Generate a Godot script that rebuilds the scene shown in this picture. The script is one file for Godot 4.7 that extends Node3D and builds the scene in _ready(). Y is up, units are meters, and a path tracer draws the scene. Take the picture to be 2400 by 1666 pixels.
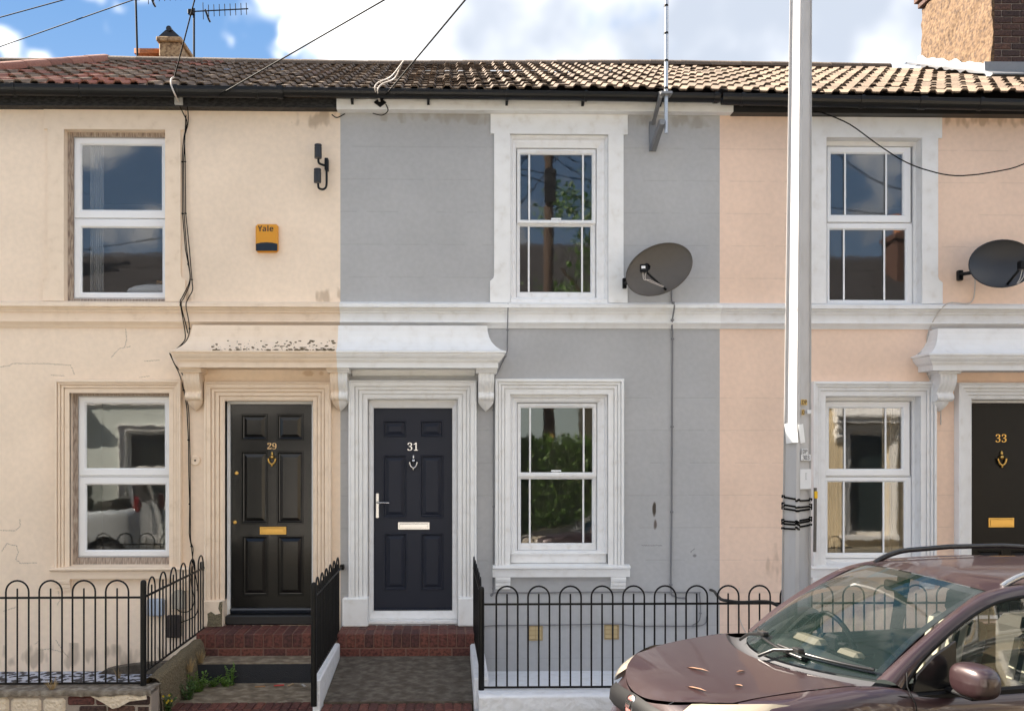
extends Node3D
# A terrace of three rendered houses seen across a narrow street, with the other side of the street built behind the camera.

# ---------------------------------------------------------------- mesh collector
class MB:
	var v := PackedVector3Array()
	var n := PackedVector3Array()
	var uv := PackedVector2Array()
	var uvf = null          # Callable(Vector3) -> Vector2

	func tri(a: Vector3, b: Vector3, c: Vector3) -> void:
		var k := (b - a).cross(c - a)
		if k.length_squared() < 1e-16:
			return
		k = k.normalized()
		tri_n(a, b, c, k, k, k)

	func tri_n(a: Vector3, b: Vector3, c: Vector3, na: Vector3, nb: Vector3, nc: Vector3) -> void:
		v.append(a); v.append(c); v.append(b)
		n.append(na); n.append(nc); n.append(nb)
		if uvf != null:
			uv.append(uvf.call(a)); uv.append(uvf.call(c)); uv.append(uvf.call(b))

	func quad(a: Vector3, b: Vector3, c: Vector3, d: Vector3) -> void:
		tri(a, b, c)
		tri(a, c, d)

	func box(x0: float, y0: float, z0: float, x1: float, y1: float, z1: float) -> void:
		var p := [Vector3(x0, y0, z0), Vector3(x1, y0, z0), Vector3(x1, y1, z0), Vector3(x0, y1, z0), Vector3(x0, y0, z1), Vector3(x1, y0, z1), Vector3(x1, y1, z1), Vector3(x0, y1, z1)]
		quad(p[4], p[5], p[6], p[7])
		quad(p[1], p[0], p[3], p[2])
		quad(p[5], p[1], p[2], p[6])
		quad(p[0], p[4], p[7], p[3])
		quad(p[7], p[6], p[2], p[3])
		quad(p[0], p[1], p[5], p[4])

	# box with chamfered edges
	func cbox(x0: float, y0: float, z0: float, x1: float, y1: float, z1: float, b: float, t := Transform3D.IDENTITY) -> void:
		var lo := Vector3(x0, y0, z0)
		var hi := Vector3(x1, y1, z1)
		var mid := (lo + hi) / 2
		var h := (hi - lo) / 2
		b = minf(b, minf(h.x, minf(h.y, h.z)) * 0.95)
		var f := func(sx, sy, sz, ax):
			var q := Vector3(sx * (h.x - b), sy * (h.y - b), sz * (h.z - b))
			q[ax] += b * [sx, sy, sz][ax]
			return t * (mid + q)
		var out := func(a, bb, c, d, dir: Vector3):
			if (bb - a).cross(c - a).dot(t.basis * dir) < 0:
				quad(a, d, c, bb)
			else:
				quad(a, bb, c, d)
		for ax in 3:
			var u: int = (ax + 1) % 3
			var w: int = (ax + 2) % 3
			for s in [-1, 1]:
				var c := []
				for e in [[-1, -1], [1, -1], [1, 1], [-1, 1]]:
					var sg := [0, 0, 0]
					sg[ax] = s; sg[u] = e[0]; sg[w] = e[1]
					c.append(f.call(sg[0], sg[1], sg[2], ax))
				var dv := Vector3.ZERO
				dv[ax] = s
				out.call(c[0], c[1], c[2], c[3], dv)
			for e in [[-1, -1], [1, -1], [1, 1], [-1, 1]]:
				var s0 := [0, 0, 0]
				var s1 := [0, 0, 0]
				s0[ax] = -1; s1[ax] = 1
				for k in [s0, s1]:
					k[u] = e[0]; k[w] = e[1]
				var dv := Vector3.ZERO
				dv[u] = e[0]; dv[w] = e[1]
				out.call(f.call(s0[0], s0[1], s0[2], u), f.call(s1[0], s1[1], s1[2], u), f.call(s1[0], s1[1], s1[2], w), f.call(s0[0], s0[1], s0[2], w), dv)
		for sx in [-1, 1]:
			for sy in [-1, 1]:
				for sz in [-1, 1]:
					var a = f.call(sx, sy, sz, 0)
					var bb = f.call(sx, sy, sz, 1)
					var c = f.call(sx, sy, sz, 2)
					if (bb - a).cross(c - a).dot(t.basis * Vector3(sx, sy, sz)) < 0:
						tri(a, c, bb)
					else:
						tri(a, bb, c)

	# polygon (u, v) pushed along w
	func prism(o: Vector3, u: Vector3, w2: Vector3, w: Vector3, poly: Array, caps := true) -> void:
		var p := PackedVector2Array(poly)
		var area := 0.0
		for i in p.size():
			area += p[i].cross(p[(i + 1) % p.size()])
		if (area < 0) != (u.cross(w2).dot(w) < 0):
			p.reverse()
		var g := func(q: Vector2): return o + u * q.x + w2 * q.y
		for i in p.size():
			var a = g.call(p[i])
			var b = g.call(p[(i + 1) % p.size()])
			quad(a, b, b + w, a + w)
		if caps:
			var idx := Geometry2D.triangulate_polygon(p)
			for k in range(0, idx.size(), 3):
				var a = g.call(p[idx[k]])
				var b = g.call(p[idx[k + 1]])
				var c = g.call(p[idx[k + 2]])
				if (b - a).cross(c - a).dot(w) < 0:
					var s = b
					b = c
					c = s
				tri(a + w, b + w, c + w)
				tri(a, c, b)

	# profile (z, y) pushed along x
	func mould(poly: Array, x0: float, x1: float, caps := true) -> void:
		prism(Vector3(x0, 0, 0), Vector3(0, 0, 1), Vector3(0, 1, 0), Vector3(x1 - x0, 0, 0), poly, caps)

	# rectangles [x0, y0, x1, y1, z] joined one to the next, outer to inner
	func loops(list: Array, fill := false) -> void:
		for i in list.size() - 1:
			var a = list[i]
			var b = list[i + 1]
			var pa := [Vector3(a[0], a[1], a[4]), Vector3(a[2], a[1], a[4]), Vector3(a[2], a[3], a[4]), Vector3(a[0], a[3], a[4])]
			var pb := [Vector3(b[0], b[1], b[4]), Vector3(b[2], b[1], b[4]), Vector3(b[2], b[3], b[4]), Vector3(b[0], b[3], b[4])]
			for k in 4:
				quad(pa[k], pa[(k + 1) % 4], pb[(k + 1) % 4], pb[k])
		if fill:
			var a = list[-1]
			quad(Vector3(a[0], a[1], a[4]), Vector3(a[2], a[1], a[4]), Vector3(a[2], a[3], a[4]), Vector3(a[0], a[3], a[4]))

	# moulding profile (distance outwards, z) taken up the left, over the top and down the right of an opening
	func surround(x0: float, y0: float, x1: float, y1: float, prof: Array) -> void:
		for i in prof.size() - 1:
			var path := func(d: float, z: float): return [Vector3(x0 - d, y0, z), Vector3(x0 - d, y1 + d, z), Vector3(x1 + d, y1 + d, z), Vector3(x1 + d, y0, z)]
			var a = path.call(prof[i].x, prof[i].y)
			var b = path.call(prof[i + 1].x, prof[i + 1].y)
			for k in 3:
				quad(a[k], a[k + 1], b[k + 1], b[k])

	func tube(pts: Array, r: float, sides := 6, closed_ends := true) -> void:
		var rings := []
		var up := Vector3(0.13, 0.97, 0.21)
		for i in pts.size():
			var d: Vector3 = (pts[mini(i + 1, pts.size() - 1)] - pts[maxi(i - 1, 0)]).normalized()
			var a := up - d * up.dot(d)
			if a.length() < 0.05:
				a = Vector3.RIGHT - d * d.x
			a = a.normalized()
			up = a
			var b := d.cross(a)
			var ring := []
			for k in sides:
				var t := TAU * k / sides
				ring.append([pts[i] + (a * cos(t) + b * sin(t)) * r, a * cos(t) + b * sin(t)])
			rings.append(ring)
		for i in rings.size() - 1:
			for k in sides:
				var p = rings[i][k]
				var q = rings[i][(k + 1) % sides]
				var s = rings[i + 1][(k + 1) % sides]
				var t = rings[i + 1][k]
				tri_n(p[0], q[0], s[0], p[1], q[1], s[1])
				tri_n(p[0], s[0], t[0], p[1], s[1], t[1])
		if closed_ends:
			for k in range(1, sides - 1):
				tri(rings[0][0][0], rings[0][k + 1][0], rings[0][k][0])
				var e = rings[-1]
				tri(e[0][0], e[k][0], e[k + 1][0])

	# (radius, height) turned round the y axis of t
	func lathe(prof: Array, t: Transform3D, sides := 16) -> void:
		for i in prof.size() - 1:
			var a: Vector2 = prof[i]
			var b: Vector2 = prof[i + 1]
			var e := b - a
			var nn := Vector2(e.y, -e.x).normalized()
			for k in sides:
				var t0 := TAU * k / sides
				var t1 := TAU * (k + 1) / sides
				var p := func(q: Vector2, tt: float): return t * Vector3(q.x * cos(tt), q.y, -q.x * sin(tt))
				var m := func(tt: float): return (t.basis * Vector3(nn.x * cos(tt), nn.y, -nn.x * sin(tt))).normalized()
				var n0 = m.call(t0)
				var n1 = m.call(t1)
				if a.x > 1e-6:
					tri_n(p.call(a, t0), p.call(a, t1), p.call(b, t1), n0, n1, n1)
				if b.x > 1e-6:
					tri_n(p.call(a, t0), p.call(b, t1), p.call(b, t0), n0, n1, n0)

	# rows of points as one smooth sheet; flip turns it over
	func grid(rows: Array, flip := false) -> void:
		var h := rows.size()
		var w: int = rows[0].size()
		var nor := []
		for i in h:
			var line := []
			for j in w:
				var du: Vector3 = rows[i][mini(j + 1, w - 1)] - rows[i][maxi(j - 1, 0)]
				var dv: Vector3 = rows[mini(i + 1, h - 1)][j] - rows[maxi(i - 1, 0)][j]
				if du.length_squared() < 1e-12:
					var o := mini(i + 1, h - 1) if i == 0 else maxi(i - 1, 0)
					du = rows[o][mini(j + 1, w - 1)] - rows[o][maxi(j - 1, 0)]
				if dv.length_squared() < 1e-12:
					dv = Vector3.UP
				var k := du.cross(dv).normalized()
				line.append(-k if flip else k)
			nor.append(line)
		for i in h - 1:
			for j in w - 1:
				var a = rows[i][j]
				var b = rows[i][j + 1]
				var c = rows[i + 1][j + 1]
				var d = rows[i + 1][j]
				if flip:
					tri_n(a, d, c, nor[i][j], nor[i + 1][j], nor[i + 1][j + 1])
					tri_n(a, c, b, nor[i][j], nor[i + 1][j + 1], nor[i][j + 1])
				else:
					tri_n(a, b, c, nor[i][j], nor[i][j + 1], nor[i + 1][j + 1])
					tri_n(a, c, d, nor[i][j], nor[i + 1][j + 1], nor[i + 1][j])

	func mesh() -> ArrayMesh:
		var a := []
		a.resize(Mesh.ARRAY_MAX)
		a[Mesh.ARRAY_VERTEX] = v
		a[Mesh.ARRAY_NORMAL] = n
		if uvf != null:
			a[Mesh.ARRAY_TEX_UV] = uv
		var m := ArrayMesh.new()
		m.add_surface_from_arrays(Mesh.PRIMITIVE_TRIANGLES, a)
		return m

# ---------------------------------------------------------------- naming and tagging
var taken := {}

func numbered(called: String) -> String:
	taken[called] = taken.get(called, -1) + 1
	return called if taken[called] == 0 else "%s_%03d" % [called, taken[called]]

func tag(o: Node, label: String, category: String, group := "") -> void:
	o.set_meta("label", label)
	o.set_meta("category", category)
	if group:
		o.set_meta("group", group)

func thing(called: String, label: String, category: String, at := Vector3.ZERO, group := "") -> Node3D:
	var o := Node3D.new()
	o.name = numbered(called)
	add_child(o)
	o.position = at
	tag(o, label, category, group)
	return o

func base_of(o: Node) -> Vector3:
	var p := Vector3.ZERO
	while o is Node3D and o != self:
		p += o.position
		o = o.get_parent()
	return p

# a part whose mesh is given in the street's own metres
func part(parent: Node, called: String, what, m: Material, label := "") -> MeshInstance3D:
	var o := MeshInstance3D.new()
	o.name = called
	o.mesh = what.mesh() if what is MB else what
	o.material_override = m
	o.position = -base_of(parent)
	parent.add_child(o, true)
	if label:
		o.set_meta("label", label)
	return o

# a part whose mesh is given in its thing's own metres
func part_at(parent: Node, called: String, what, m: Material, t := Transform3D.IDENTITY) -> MeshInstance3D:
	var o := MeshInstance3D.new()
	o.name = called
	o.mesh = what.mesh() if what is MB else what
	o.material_override = m
	o.transform = t
	parent.add_child(o, true)
	return o

func single(called: String, what, m: Material, label: String, category: String, group := "") -> MeshInstance3D:
	var o := MeshInstance3D.new()
	o.name = numbered(called)
	o.mesh = what.mesh() if what is MB else what
	o.material_override = m
	add_child(o)
	tag(o, label, category, group)
	return o

func setting(called: String, what, m: Material) -> MeshInstance3D:
	var o := MeshInstance3D.new()
	o.name = called
	o.mesh = what.mesh() if what is MB else what
	o.material_override = m
	add_child(o, true)
	o.set_meta("kind", "structure")
	return o

# ---------------------------------------------------------------- materials
var T := {}
var M := {}

func noise_tex(freq: float, lo: float, hi: float, sd: int, kind := FastNoiseLite.TYPE_SIMPLEX_SMOOTH, oct := 4, size := 512, pts := []) -> NoiseTexture2D:
	var f := FastNoiseLite.new()
	f.seed = sd
	f.noise_type = kind
	f.frequency = freq
	f.fractal_octaves = oct
	var t := NoiseTexture2D.new()
	t.width = size
	t.height = size
	t.seamless = true
	t.noise = f
	var g := Gradient.new()
	if pts.is_empty():
		g.set_color(0, Color(lo, lo, lo))
		g.set_color(1, Color(hi, hi, hi))
	else:
		g.offsets = PackedFloat32Array(pts.map(func(p): return p[0]))
		g.colors = PackedColorArray(pts.map(func(p): return p[1]))
	t.color_ramp = g
	return t

# c: real-world base colour, linear
func mat(c: Color, rough := 0.8, o := {}) -> StandardMaterial3D:
	var m := StandardMaterial3D.new()
	m.albedo_color = c.linear_to_srgb()
	m.roughness = rough
	m.metallic = o.get("metal", 0.0)
	m.metallic_specular = o.get("spec", 0.5)
	if o.has("tex"):
		m.albedo_texture = o.tex
	if o.has("bump"):
		m.heightmap_enabled = true
		m.heightmap_texture = o.bump
		m.heightmap_scale = o.get("relief", 0.3)
	if o.has("rough_tex"):
		m.roughness_texture = o.rough_tex
	if o.get("tri", o.has("tex") or o.has("bump")):
		m.uv1_triplanar = true
		m.uv1_world_triplanar = o.get("world", true)
		var s: float = o.get("scale", 1.0)
		m.uv1_scale = o.get("scale3", Vector3(s, s, s))
	if o.has("coat"):
		m.clearcoat_enabled = true
		m.clearcoat = o.coat
		m.clearcoat_roughness = o.get("coat_rough", 0.03)
	if o.has("back"):
		m.backlight_enabled = true
		m.backlight = o.back
	return m

func glass(c: Color, alpha: float) -> StandardMaterial3D:
	var m := StandardMaterial3D.new()
	m.transparency = BaseMaterial3D.TRANSPARENCY_ALPHA
	var s := c.linear_to_srgb()
	m.albedo_color = Color(s.r, s.g, s.b, alpha)
	m.roughness = 0.02
	m.metallic_specular = 0.5
	m.heightmap_enabled = true          # the slight waviness of sealed units
	m.heightmap_texture = T.lumps
	m.heightmap_scale = 0.007
	m.uv1_triplanar = true
	m.uv1_world_triplanar = true
	m.uv1_scale = Vector3(0.5, 0.5, 0.5)
	return m

func make_materials() -> void:
	T.fine = noise_tex(0.05, 0.92, 1.0, 3)
	T.blotch = noise_tex(0.012, 0.78, 1.0, 5)
	T.grain = noise_tex(0.12, 0.0, 1.0, 7, FastNoiseLite.TYPE_VALUE_CUBIC, 3)
	T.lumps = noise_tex(0.03, 0.0, 1.0, 11)
	T.cells = noise_tex(0.045, 0.0, 1.0, 13, FastNoiseLite.TYPE_CELLULAR, 2)
	T.tile = noise_tex(0.03, 0, 1, 17, FastNoiseLite.TYPE_SIMPLEX_SMOOTH, 5, 512, [[0.0, Color(0.72, 0.68, 0.64)], [0.45, Color(0.88, 0.86, 0.83)], [0.7, Color(0.96, 0.95, 0.92)], [0.82, Color(1, 1, 0.94)]])
	T.dirt = noise_tex(0.02, 0, 1, 19, FastNoiseLite.TYPE_SIMPLEX_SMOOTH, 6, 512, [[0.0, Color(0.94, 0.93, 0.915)], [0.3, Color(0.985, 0.983, 0.98)], [0.6, Color(1, 1, 1)]])
	T.flake = noise_tex(0.035, 0, 1, 23, FastNoiseLite.TYPE_SIMPLEX, 5, 512, [[0.0, Color(0.2, 0.19, 0.2)], [0.46, Color(0.32, 0.31, 0.32)], [0.5, Color(0.9, 0.92, 0.98)], [1.0, Color(1, 1, 1)]])
	T.gravel = noise_tex(0.09, 0, 1, 29, FastNoiseLite.TYPE_SIMPLEX, 4, 512, [[0.0, Color(0.42, 0.4, 0.36)], [0.5, Color(0.72, 0.7, 0.64)], [0.8, Color(1, 0.98, 0.9)]])
	T.brickface = noise_tex(0.03, 0, 1, 31, FastNoiseLite.TYPE_SIMPLEX_SMOOTH, 5, 512, [[0.0, Color(0.45, 0.4, 0.4)], [0.5, Color(0.85, 0.8, 0.78)], [1.0, Color(1, 1, 1)]])
	T.stainy = noise_tex(0.025, 0, 1, 41, FastNoiseLite.TYPE_SIMPLEX, 6, 512, [[0.0, Color(0.62, 0.59, 0.56)], [0.5, Color(0.84, 0.82, 0.8)], [0.8, Color(1, 1, 1)]])
	T.leafy = noise_tex(0.05, 0.6, 1.0, 37)
	M.white = mat(Color(0.85, 0.85, 0.845), 0.6, {"tex": T.dirt, "scale": 0.55, "bump": T.lumps, "relief": 0.12})
	M.white_clean = mat(Color(0.86, 0.86, 0.865), 0.42, {"tex": T.dirt, "scale": 0.8})
	M.upvc = mat(Color(0.85, 0.855, 0.87), 0.28)
	M.cream = mat(Color(0.87, 0.715, 0.56), 0.75, {"tex": T.dirt, "scale": 0.6, "bump": T.lumps, "relief": 0.2})
	M.white33 = mat(Color(0.79, 0.785, 0.785), 0.7, {"tex": T.dirt, "scale": 0.5, "bump": T.lumps, "relief": 0.15})
	M.grey_paint = mat(Color(0.37, 0.375, 0.385), 0.7, {"tex": T.dirt, "scale": 0.6})
	M.old_wood = mat(Color(0.56, 0.50, 0.42), 0.85, {"tex": T.brickface, "scale3": Vector3(4.0, 0.5, 4.0)})
	M.black_metal = mat(Color(0.006, 0.006, 0.0065), 0.4, {"spec": 0.35})
	M.black_paint = mat(Color(0.014, 0.014, 0.015), 0.45, {"tex": T.dirt, "scale": 2.0})
	M.gutter = mat(Color(0.009, 0.009, 0.010), 0.3, {"spec": 0.4, "tex": T.dirt, "scale": 1.2})
	M.cable = mat(Color(0.006, 0.0055, 0.005), 0.7, {"spec": 0.25})
	M.cable_grey = mat(Color(0.20, 0.20, 0.21), 0.6)
	M.cable_white = mat(Color(0.55, 0.5, 0.46), 0.6)
	M.galv = mat(Color(0.55, 0.56, 0.57), 0.35, {"metal": 0.85, "tex": T.fine, "scale": 3.0})
	M.chrome = mat(Color(0.45, 0.45, 0.46), 0.16, {"metal": 1.0})
	M.brass = mat(Color(0.55, 0.34, 0.10), 0.28, {"metal": 1.0})
	M.gold_paint = mat(Color(0.75, 0.48, 0.22), 0.5)
	M.room_paint = mat(Color(0.50, 0.46, 0.40), 0.9)
	M.curtain = mat(Color(0.36, 0.37, 0.37), 0.9, {"back": Color(0.2, 0.2, 0.2)})
	M.glass = glass(Color(0.02, 0.025, 0.03), 0.06)
	M.concrete = mat(Color(0.26, 0.215, 0.155), 0.9, {"tex": T.stainy, "scale": 0.5, "bump": T.grain, "relief": 0.4})
	M.concrete_dark = mat(Color(0.135, 0.115, 0.092), 0.9, {"tex": T.stainy, "scale": 0.55, "bump": T.grain, "relief": 0.5})
	M.flaky = mat(Color(0.50, 0.51, 0.54), 0.85, {"tex": T.flake, "scale": 0.5, "bump": T.flake, "relief": 0.5})
	M.asphalt = mat(Color(0.11, 0.107, 0.10), 0.9, {"tex": T.gravel, "scale": 1.5, "bump": T.grain, "relief": 0.4})
	M.paving = mat(Color(0.34, 0.32, 0.29), 0.9, {"tex": T.gravel, "scale": 0.7, "bump": T.grain, "relief": 0.3})
	M.soil = mat(Color(0.09, 0.075, 0.055), 0.95, {"tex": T.gravel, "scale": 1.0, "bump": T.lumps, "relief": 1.0})
	M.mortar = mat(Color(0.33, 0.28, 0.24), 0.95, {"tex": T.fine, "scale": 2.0})
	M.mortar_red = mat(Color(0.20, 0.11, 0.085), 0.95, {"tex": T.fine, "scale": 2.0})
	M.brick_red = []
	for c in [Color(0.17, 0.055, 0.042), Color(0.13, 0.043, 0.036), Color(0.20, 0.068, 0.048), Color(0.11, 0.04, 0.035)]:
		M.brick_red.append(mat(c, 0.7, {"tex": T.brickface, "scale": 1.7, "bump": T.grain, "relief": 0.25}))
	M.brick_dark = []
	for c in [Color(0.10, 0.055, 0.042), Color(0.075, 0.042, 0.035), Color(0.13, 0.07, 0.05), Color(0.06, 0.036, 0.032)]:
		M.brick_dark.append(mat(c, 0.85, {"tex": T.brickface, "scale": 1.9, "bump": T.grain, "relief": 0.4}))
	M.tiles = []
	for c in [Color(0.178, 0.132, 0.100), Color(0.148, 0.110, 0.084), Color(0.200, 0.150, 0.115), Color(0.128, 0.095, 0.073), Color(0.172, 0.114, 0.090)]:
		M.tiles.append(mat(c, 0.88, {"tex": T.tile, "scale": 2.2, "bump": T.grain, "relief": 0.5}))
	M.tile_red = []
	for c in [Color(0.30, 0.125, 0.09), Color(0.25, 0.108, 0.08), Color(0.33, 0.15, 0.11)]:
		M.tile_red.append(mat(c, 0.85, {"tex": T.tile, "scale": 2.2, "bump": T.grain, "relief": 0.4}))
	M.terracotta = mat(Color(0.52, 0.19, 0.075), 0.8, {"tex": T.tile, "scale": 1.5})
	M.stack_render = mat(Color(0.165, 0.108, 0.055), 0.9, {"tex": T.brickface, "scale": 0.8, "bump": T.cells, "relief": 1.2})
	M.lead = mat(Color(0.19, 0.195, 0.205), 0.5, {"tex": T.dirt, "scale": 1.5})
	M.slate = mat(Color(0.065, 0.065, 0.07), 0.7, {"tex": T.brickface, "scale": 0.9})
	M.leaf = mat(Color(0.075, 0.14, 0.02), 0.55, {"back": Color(0.25, 0.4, 0.06)})
	M.leaf_dark = mat(Color(0.035, 0.075, 0.015), 0.5, {"back": Color(0.12, 0.22, 0.04)})
	M.straw = mat(Color(0.33, 0.24, 0.12), 0.8, {"back": Color(0.3, 0.2, 0.1)})
	M.bark = mat(Color(0.12, 0.085, 0.06), 0.9, {"tex": T.brickface, "scale3": Vector3(3, 0.6, 3)})

# render of a house front: colour and relief in metres across the wall
func wall_material(c: Color, x0: float, w: float, y0: float, h: float, sd: int, rows: Array, cracks: Array, stains: Array) -> StandardMaterial3D:
	var res := 170.0
	var iw := int(w * res)
	var ih := int(h * res)
	var a := Image.create(iw, ih, false, Image.FORMAT_RGB8)
	var b := Image.create(iw, ih, false, Image.FORMAT_L8)
	var n := FastNoiseLite.new()
	n.seed = sd
	n.frequency = 0.9
	n.fractal_octaves = 4
	var f := FastNoiseLite.new()
	f.seed = sd + 1
	f.frequency = 14.0
	f.fractal_octaves = 2
	var s := c.linear_to_srgb()
	for j in ih:
		var y := y0 + h - (j + 0.5) / res
		var line := 1.0
		for r in rows:
			line = minf(line, absf(y - r))
		for i in iw:
			var x := x0 + (i + 0.5) / res
			var big := n.get_noise_2d(x, y)
			var small := f.get_noise_2d(x, y)
			var k := 1.0 + 0.04 * big + 0.02 * small
			var relief := 0.62 + 0.16 * big + 0.10 * small
			if line < 0.005:
				var broken := n.get_noise_2d(x * 3.0 + 40.0, y * 9.0)
				if broken > -0.16:
					k *= 0.965
					relief -= 0.22
			var col := Color(s.r * k, s.g * k, s.b * k)
			for t in stains:
				var dx: float = (x - t[0]) / t[2]
				var dy: float = (y - t[1]) / t[3]
				var d := dx * dx + dy * dy
				if d < 1.0:
					var g := n.get_noise_2d(x * 5.0 + 9.0, y * 1.7) + 0.7 * f.get_noise_2d(x * 0.6, y * 0.25) + 0.35 - d * 0.7
					if g > 0.0:
						var tc: Color = t[4]
						col = col.lerp(tc, minf(g * 2.2, 1.0) * t[5])
			a.set_pixel(i, j, col)
			b.set_pixel(i, j, Color(relief, relief, relief))
	var rng := RandomNumberGenerator.new()
	rng.seed = sd
	for cr in cracks:
		for q in cr.size() - 1:
			var p0: Vector2 = cr[q]
			var p1: Vector2 = cr[q + 1]
			var steps := int(p0.distance_to(p1) * res * 1.5) + 1
			for k in steps:
				var p := p0.lerp(p1, float(k) / steps) + Vector2(f.get_noise_2d(k * 0.02, q), f.get_noise_2d(q, k * 0.02)) * 0.006
				var i := int((p.x - x0) * res)
				var j := int((y0 + h - p.y) * res)
				if i > 0 and j > 0 and i < iw - 1 and j < ih - 1:
					a.set_pixel(i, j, a.get_pixel(i, j) * rng.randf_range(0.76, 0.93))
					b.set_pixel(i, j, Color(0.1, 0.1, 0.1))
					b.set_pixel(i, j - 1, Color(0.85, 0.85, 0.85))
	var m := StandardMaterial3D.new()
	m.albedo_texture = ImageTexture.create_from_image(a)
	m.heightmap_enabled = true
	m.heightmap_texture = ImageTexture.create_from_image(b)
	m.heightmap_scale = 0.42
	m.roughness = 0.8
	m.texture_repeat = false
	return m

# ---------------------------------------------------------------- sky
func make_sky() -> Image:
	var w := 2048
	var h := 1024
	var im := Image.create(w, h, false, Image.FORMAT_RGBF)
	var n := FastNoiseLite.new()
	n.seed = 12
	n.frequency = 2.6
	n.fractal_octaves = 6
	n.fractal_gain = 0.58
	var g := FastNoiseLite.new()
	g.seed = 5
	g.frequency = 3.4
	g.fractal_octaves = 4
	# banks of broken cloud all round: azimuth, height, width, depth in degrees
	var banks := [[23, 25, 37, 20], [84, 34, 26, 20], [126, 34, 24, 18], [184, 56, 44, 20], [246, 32, 26, 18], [288, 42, 24, 16], [40, 68, 30, 16], [226, 28, 18, 14], [172, 26, 7, 8], [330, 64, 22, 12]]
	var towards := []
	for b in banks:
		towards.append([deg_to_rad(b[0]), deg_to_rad(b[1]), deg_to_rad(b[2]), deg_to_rad(b[3])])
	for j in h / 2:
		var el := (0.5 - (j + 0.5) / h) * PI
		var t := pow(1.0 - sin(el), 3.6)
		var blue := Color(0.05, 0.155, 0.36).lerp(Color(0.42, 0.56, 0.70), t)
		for i in w:
			var az := (i + 0.5) / w * TAU      # column 0 looks along -z
			var d := Vector3(sin(az) * cos(el), sin(el), -cos(az) * cos(el))
			var bias := -1.0
			for b in towards:
				var da: float = angle_difference(b[0], az) * cos(el) / b[2]
				var de: float = (el - b[1]) / b[3]
				var dd: float = da * da + de * de
				bias = maxf(bias, 0.55 - 0.9 * dd * dd)
			var puff := g.get_noise_3dv(d * 3.0 + Vector3(7, 0, 3)) * 0.85 - 0.10
			bias = maxf(bias, puff)
			var q := n.get_noise_3dv(d)
			var dens := q * 0.75 + bias
			var c := blue
			if dens > -0.02:
				var cover := smoothstep(-0.02, 0.24, dens)
				var shade := smoothstep(-0.22, 0.42, dens * 0.5 + 0.95 * g.get_noise_3dv(d * 0.8 + Vector3(0, 2.6, 0)) + 0.25 * g.get_noise_3dv(d * 2.6))
				var white := Color(1.02, 1.01, 1.0).lerp(Color(0.33, 0.365, 0.425), shade * 0.97)
				c = blue.lerp(white, cover * 0.97)
			im.set_pixel(i, j, c)
	im.fill_rect(Rect2i(0, h / 2, w, h / 2), Color(0.22, 0.21, 0.19))
	return im

# ---------------------------------------------------------------- scene
const PITCH := 0.4177        # roof pitch, radians
const PARTY_A := -1.05
const PARTY_B := 2.67

func _ready() -> void:
	var cam := Camera3D.new()
	cam.projection = Camera3D.PROJECTION_FRUSTUM
	cam.near = 0.05
	cam.far = 400.0
	var focal := 2328.0
	cam.size = 1666.0 / focal * cam.near
	cam.frustum_offset = Vector2((1200.0 - 1100.8) / focal, (1043.0 - 833.0) / focal) * cam.near
	add_child(cam)
	cam.position = Vector3(0, 2.0, 9.7)
	cam.rotation.y = -deg_to_rad(1.25)
	cam.current = true
	var e := Environment.new()
	e.background_mode = Environment.BG_SKY
	e.tonemap_mode = Environment.TONE_MAPPER_LINEAR
	e.tonemap_exposure = 9.2
	e.background_energy_multiplier = 0.22
	e.sdfgi_enabled = true
	e.ssao_enabled = true
	e.ssil_enabled = true
	var sky := Sky.new()
	var sm := PanoramaSkyMaterial.new()
	sm.panorama = ImageTexture.create_from_image(make_sky())
	sky.sky_material = sm
	e.sky = sky
	var we := WorldEnvironment.new()
	we.environment = e
	add_child(we)
	var sun := DirectionalLight3D.new()
	sun.light_energy = 0.84
	sun.light_angular_distance = 0.5
	sun.light_color = Color(1.0, 0.955, 0.89)
	sun.shadow_enabled = true
	add_child(sun)
	sun.look_at_from_position(Vector3(-0.74, 0.60, -0.36), Vector3.ZERO)
	make_materials()
	make_ground()
	make_terrace()
	make_forecourts()
	make_wall_fittings()
	make_wires()
	make_pole()
	make_fences()
	make_cars()
	make_opposite_side()
	make_small_things()

# ---------------------------------------------------------------- ground
func make_ground() -> void:
	var g := MB.new()
	g.quad(Vector3(-150, -0.30, 150), Vector3(150, -0.30, 150), Vector3(150, -0.30, -150), Vector3(-150, -0.30, -150))
	setting("ground", g, M.soil)
	var r := MB.new()
	r.box(-60, -0.295, 2.82, 60, -0.24, 8.68)
	setting("road", r, M.asphalt)
	var p := MB.new()
	p.box(-60, -0.29, 2.152, 60, -0.12, 2.70)
	setting("pavement", p, M.paving)
	var p2 := MB.new()
	p2.box(-60, -0.29, 8.80, 60, -0.12, 10.4)
	setting("pavement_opposite", p2, M.paving)
	for k in [[2.702, 2.818, "kerb"], [8.682, 8.798, "kerb_opposite"]]:
		var o := setting(k[2], MB_box(-60, -0.29, k[0], -10, -0.118, k[1]), M.concrete)
		for i in 20:
			var b := MB.new()
			b.cbox(-10 + i, -0.29, k[0], -9.008 + i, -0.117, k[1], 0.012)
			part(o, "kerb_stone", b, M.concrete)
		part(o, "kerb_run", MB_box(10.0, -0.29, k[0], 60, -0.118, k[1]), M.concrete)

func MB_box(x0, y0, z0, x1, y1, z1) -> MB:
	var b := MB.new()
	b.box(x0, y0, z0, x1, y1, z1)
	return b

# ---------------------------------------------------------------- pieces of a house
func V2(a: float, b: float) -> Vector2:
	return Vector2(a, b)

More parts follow.
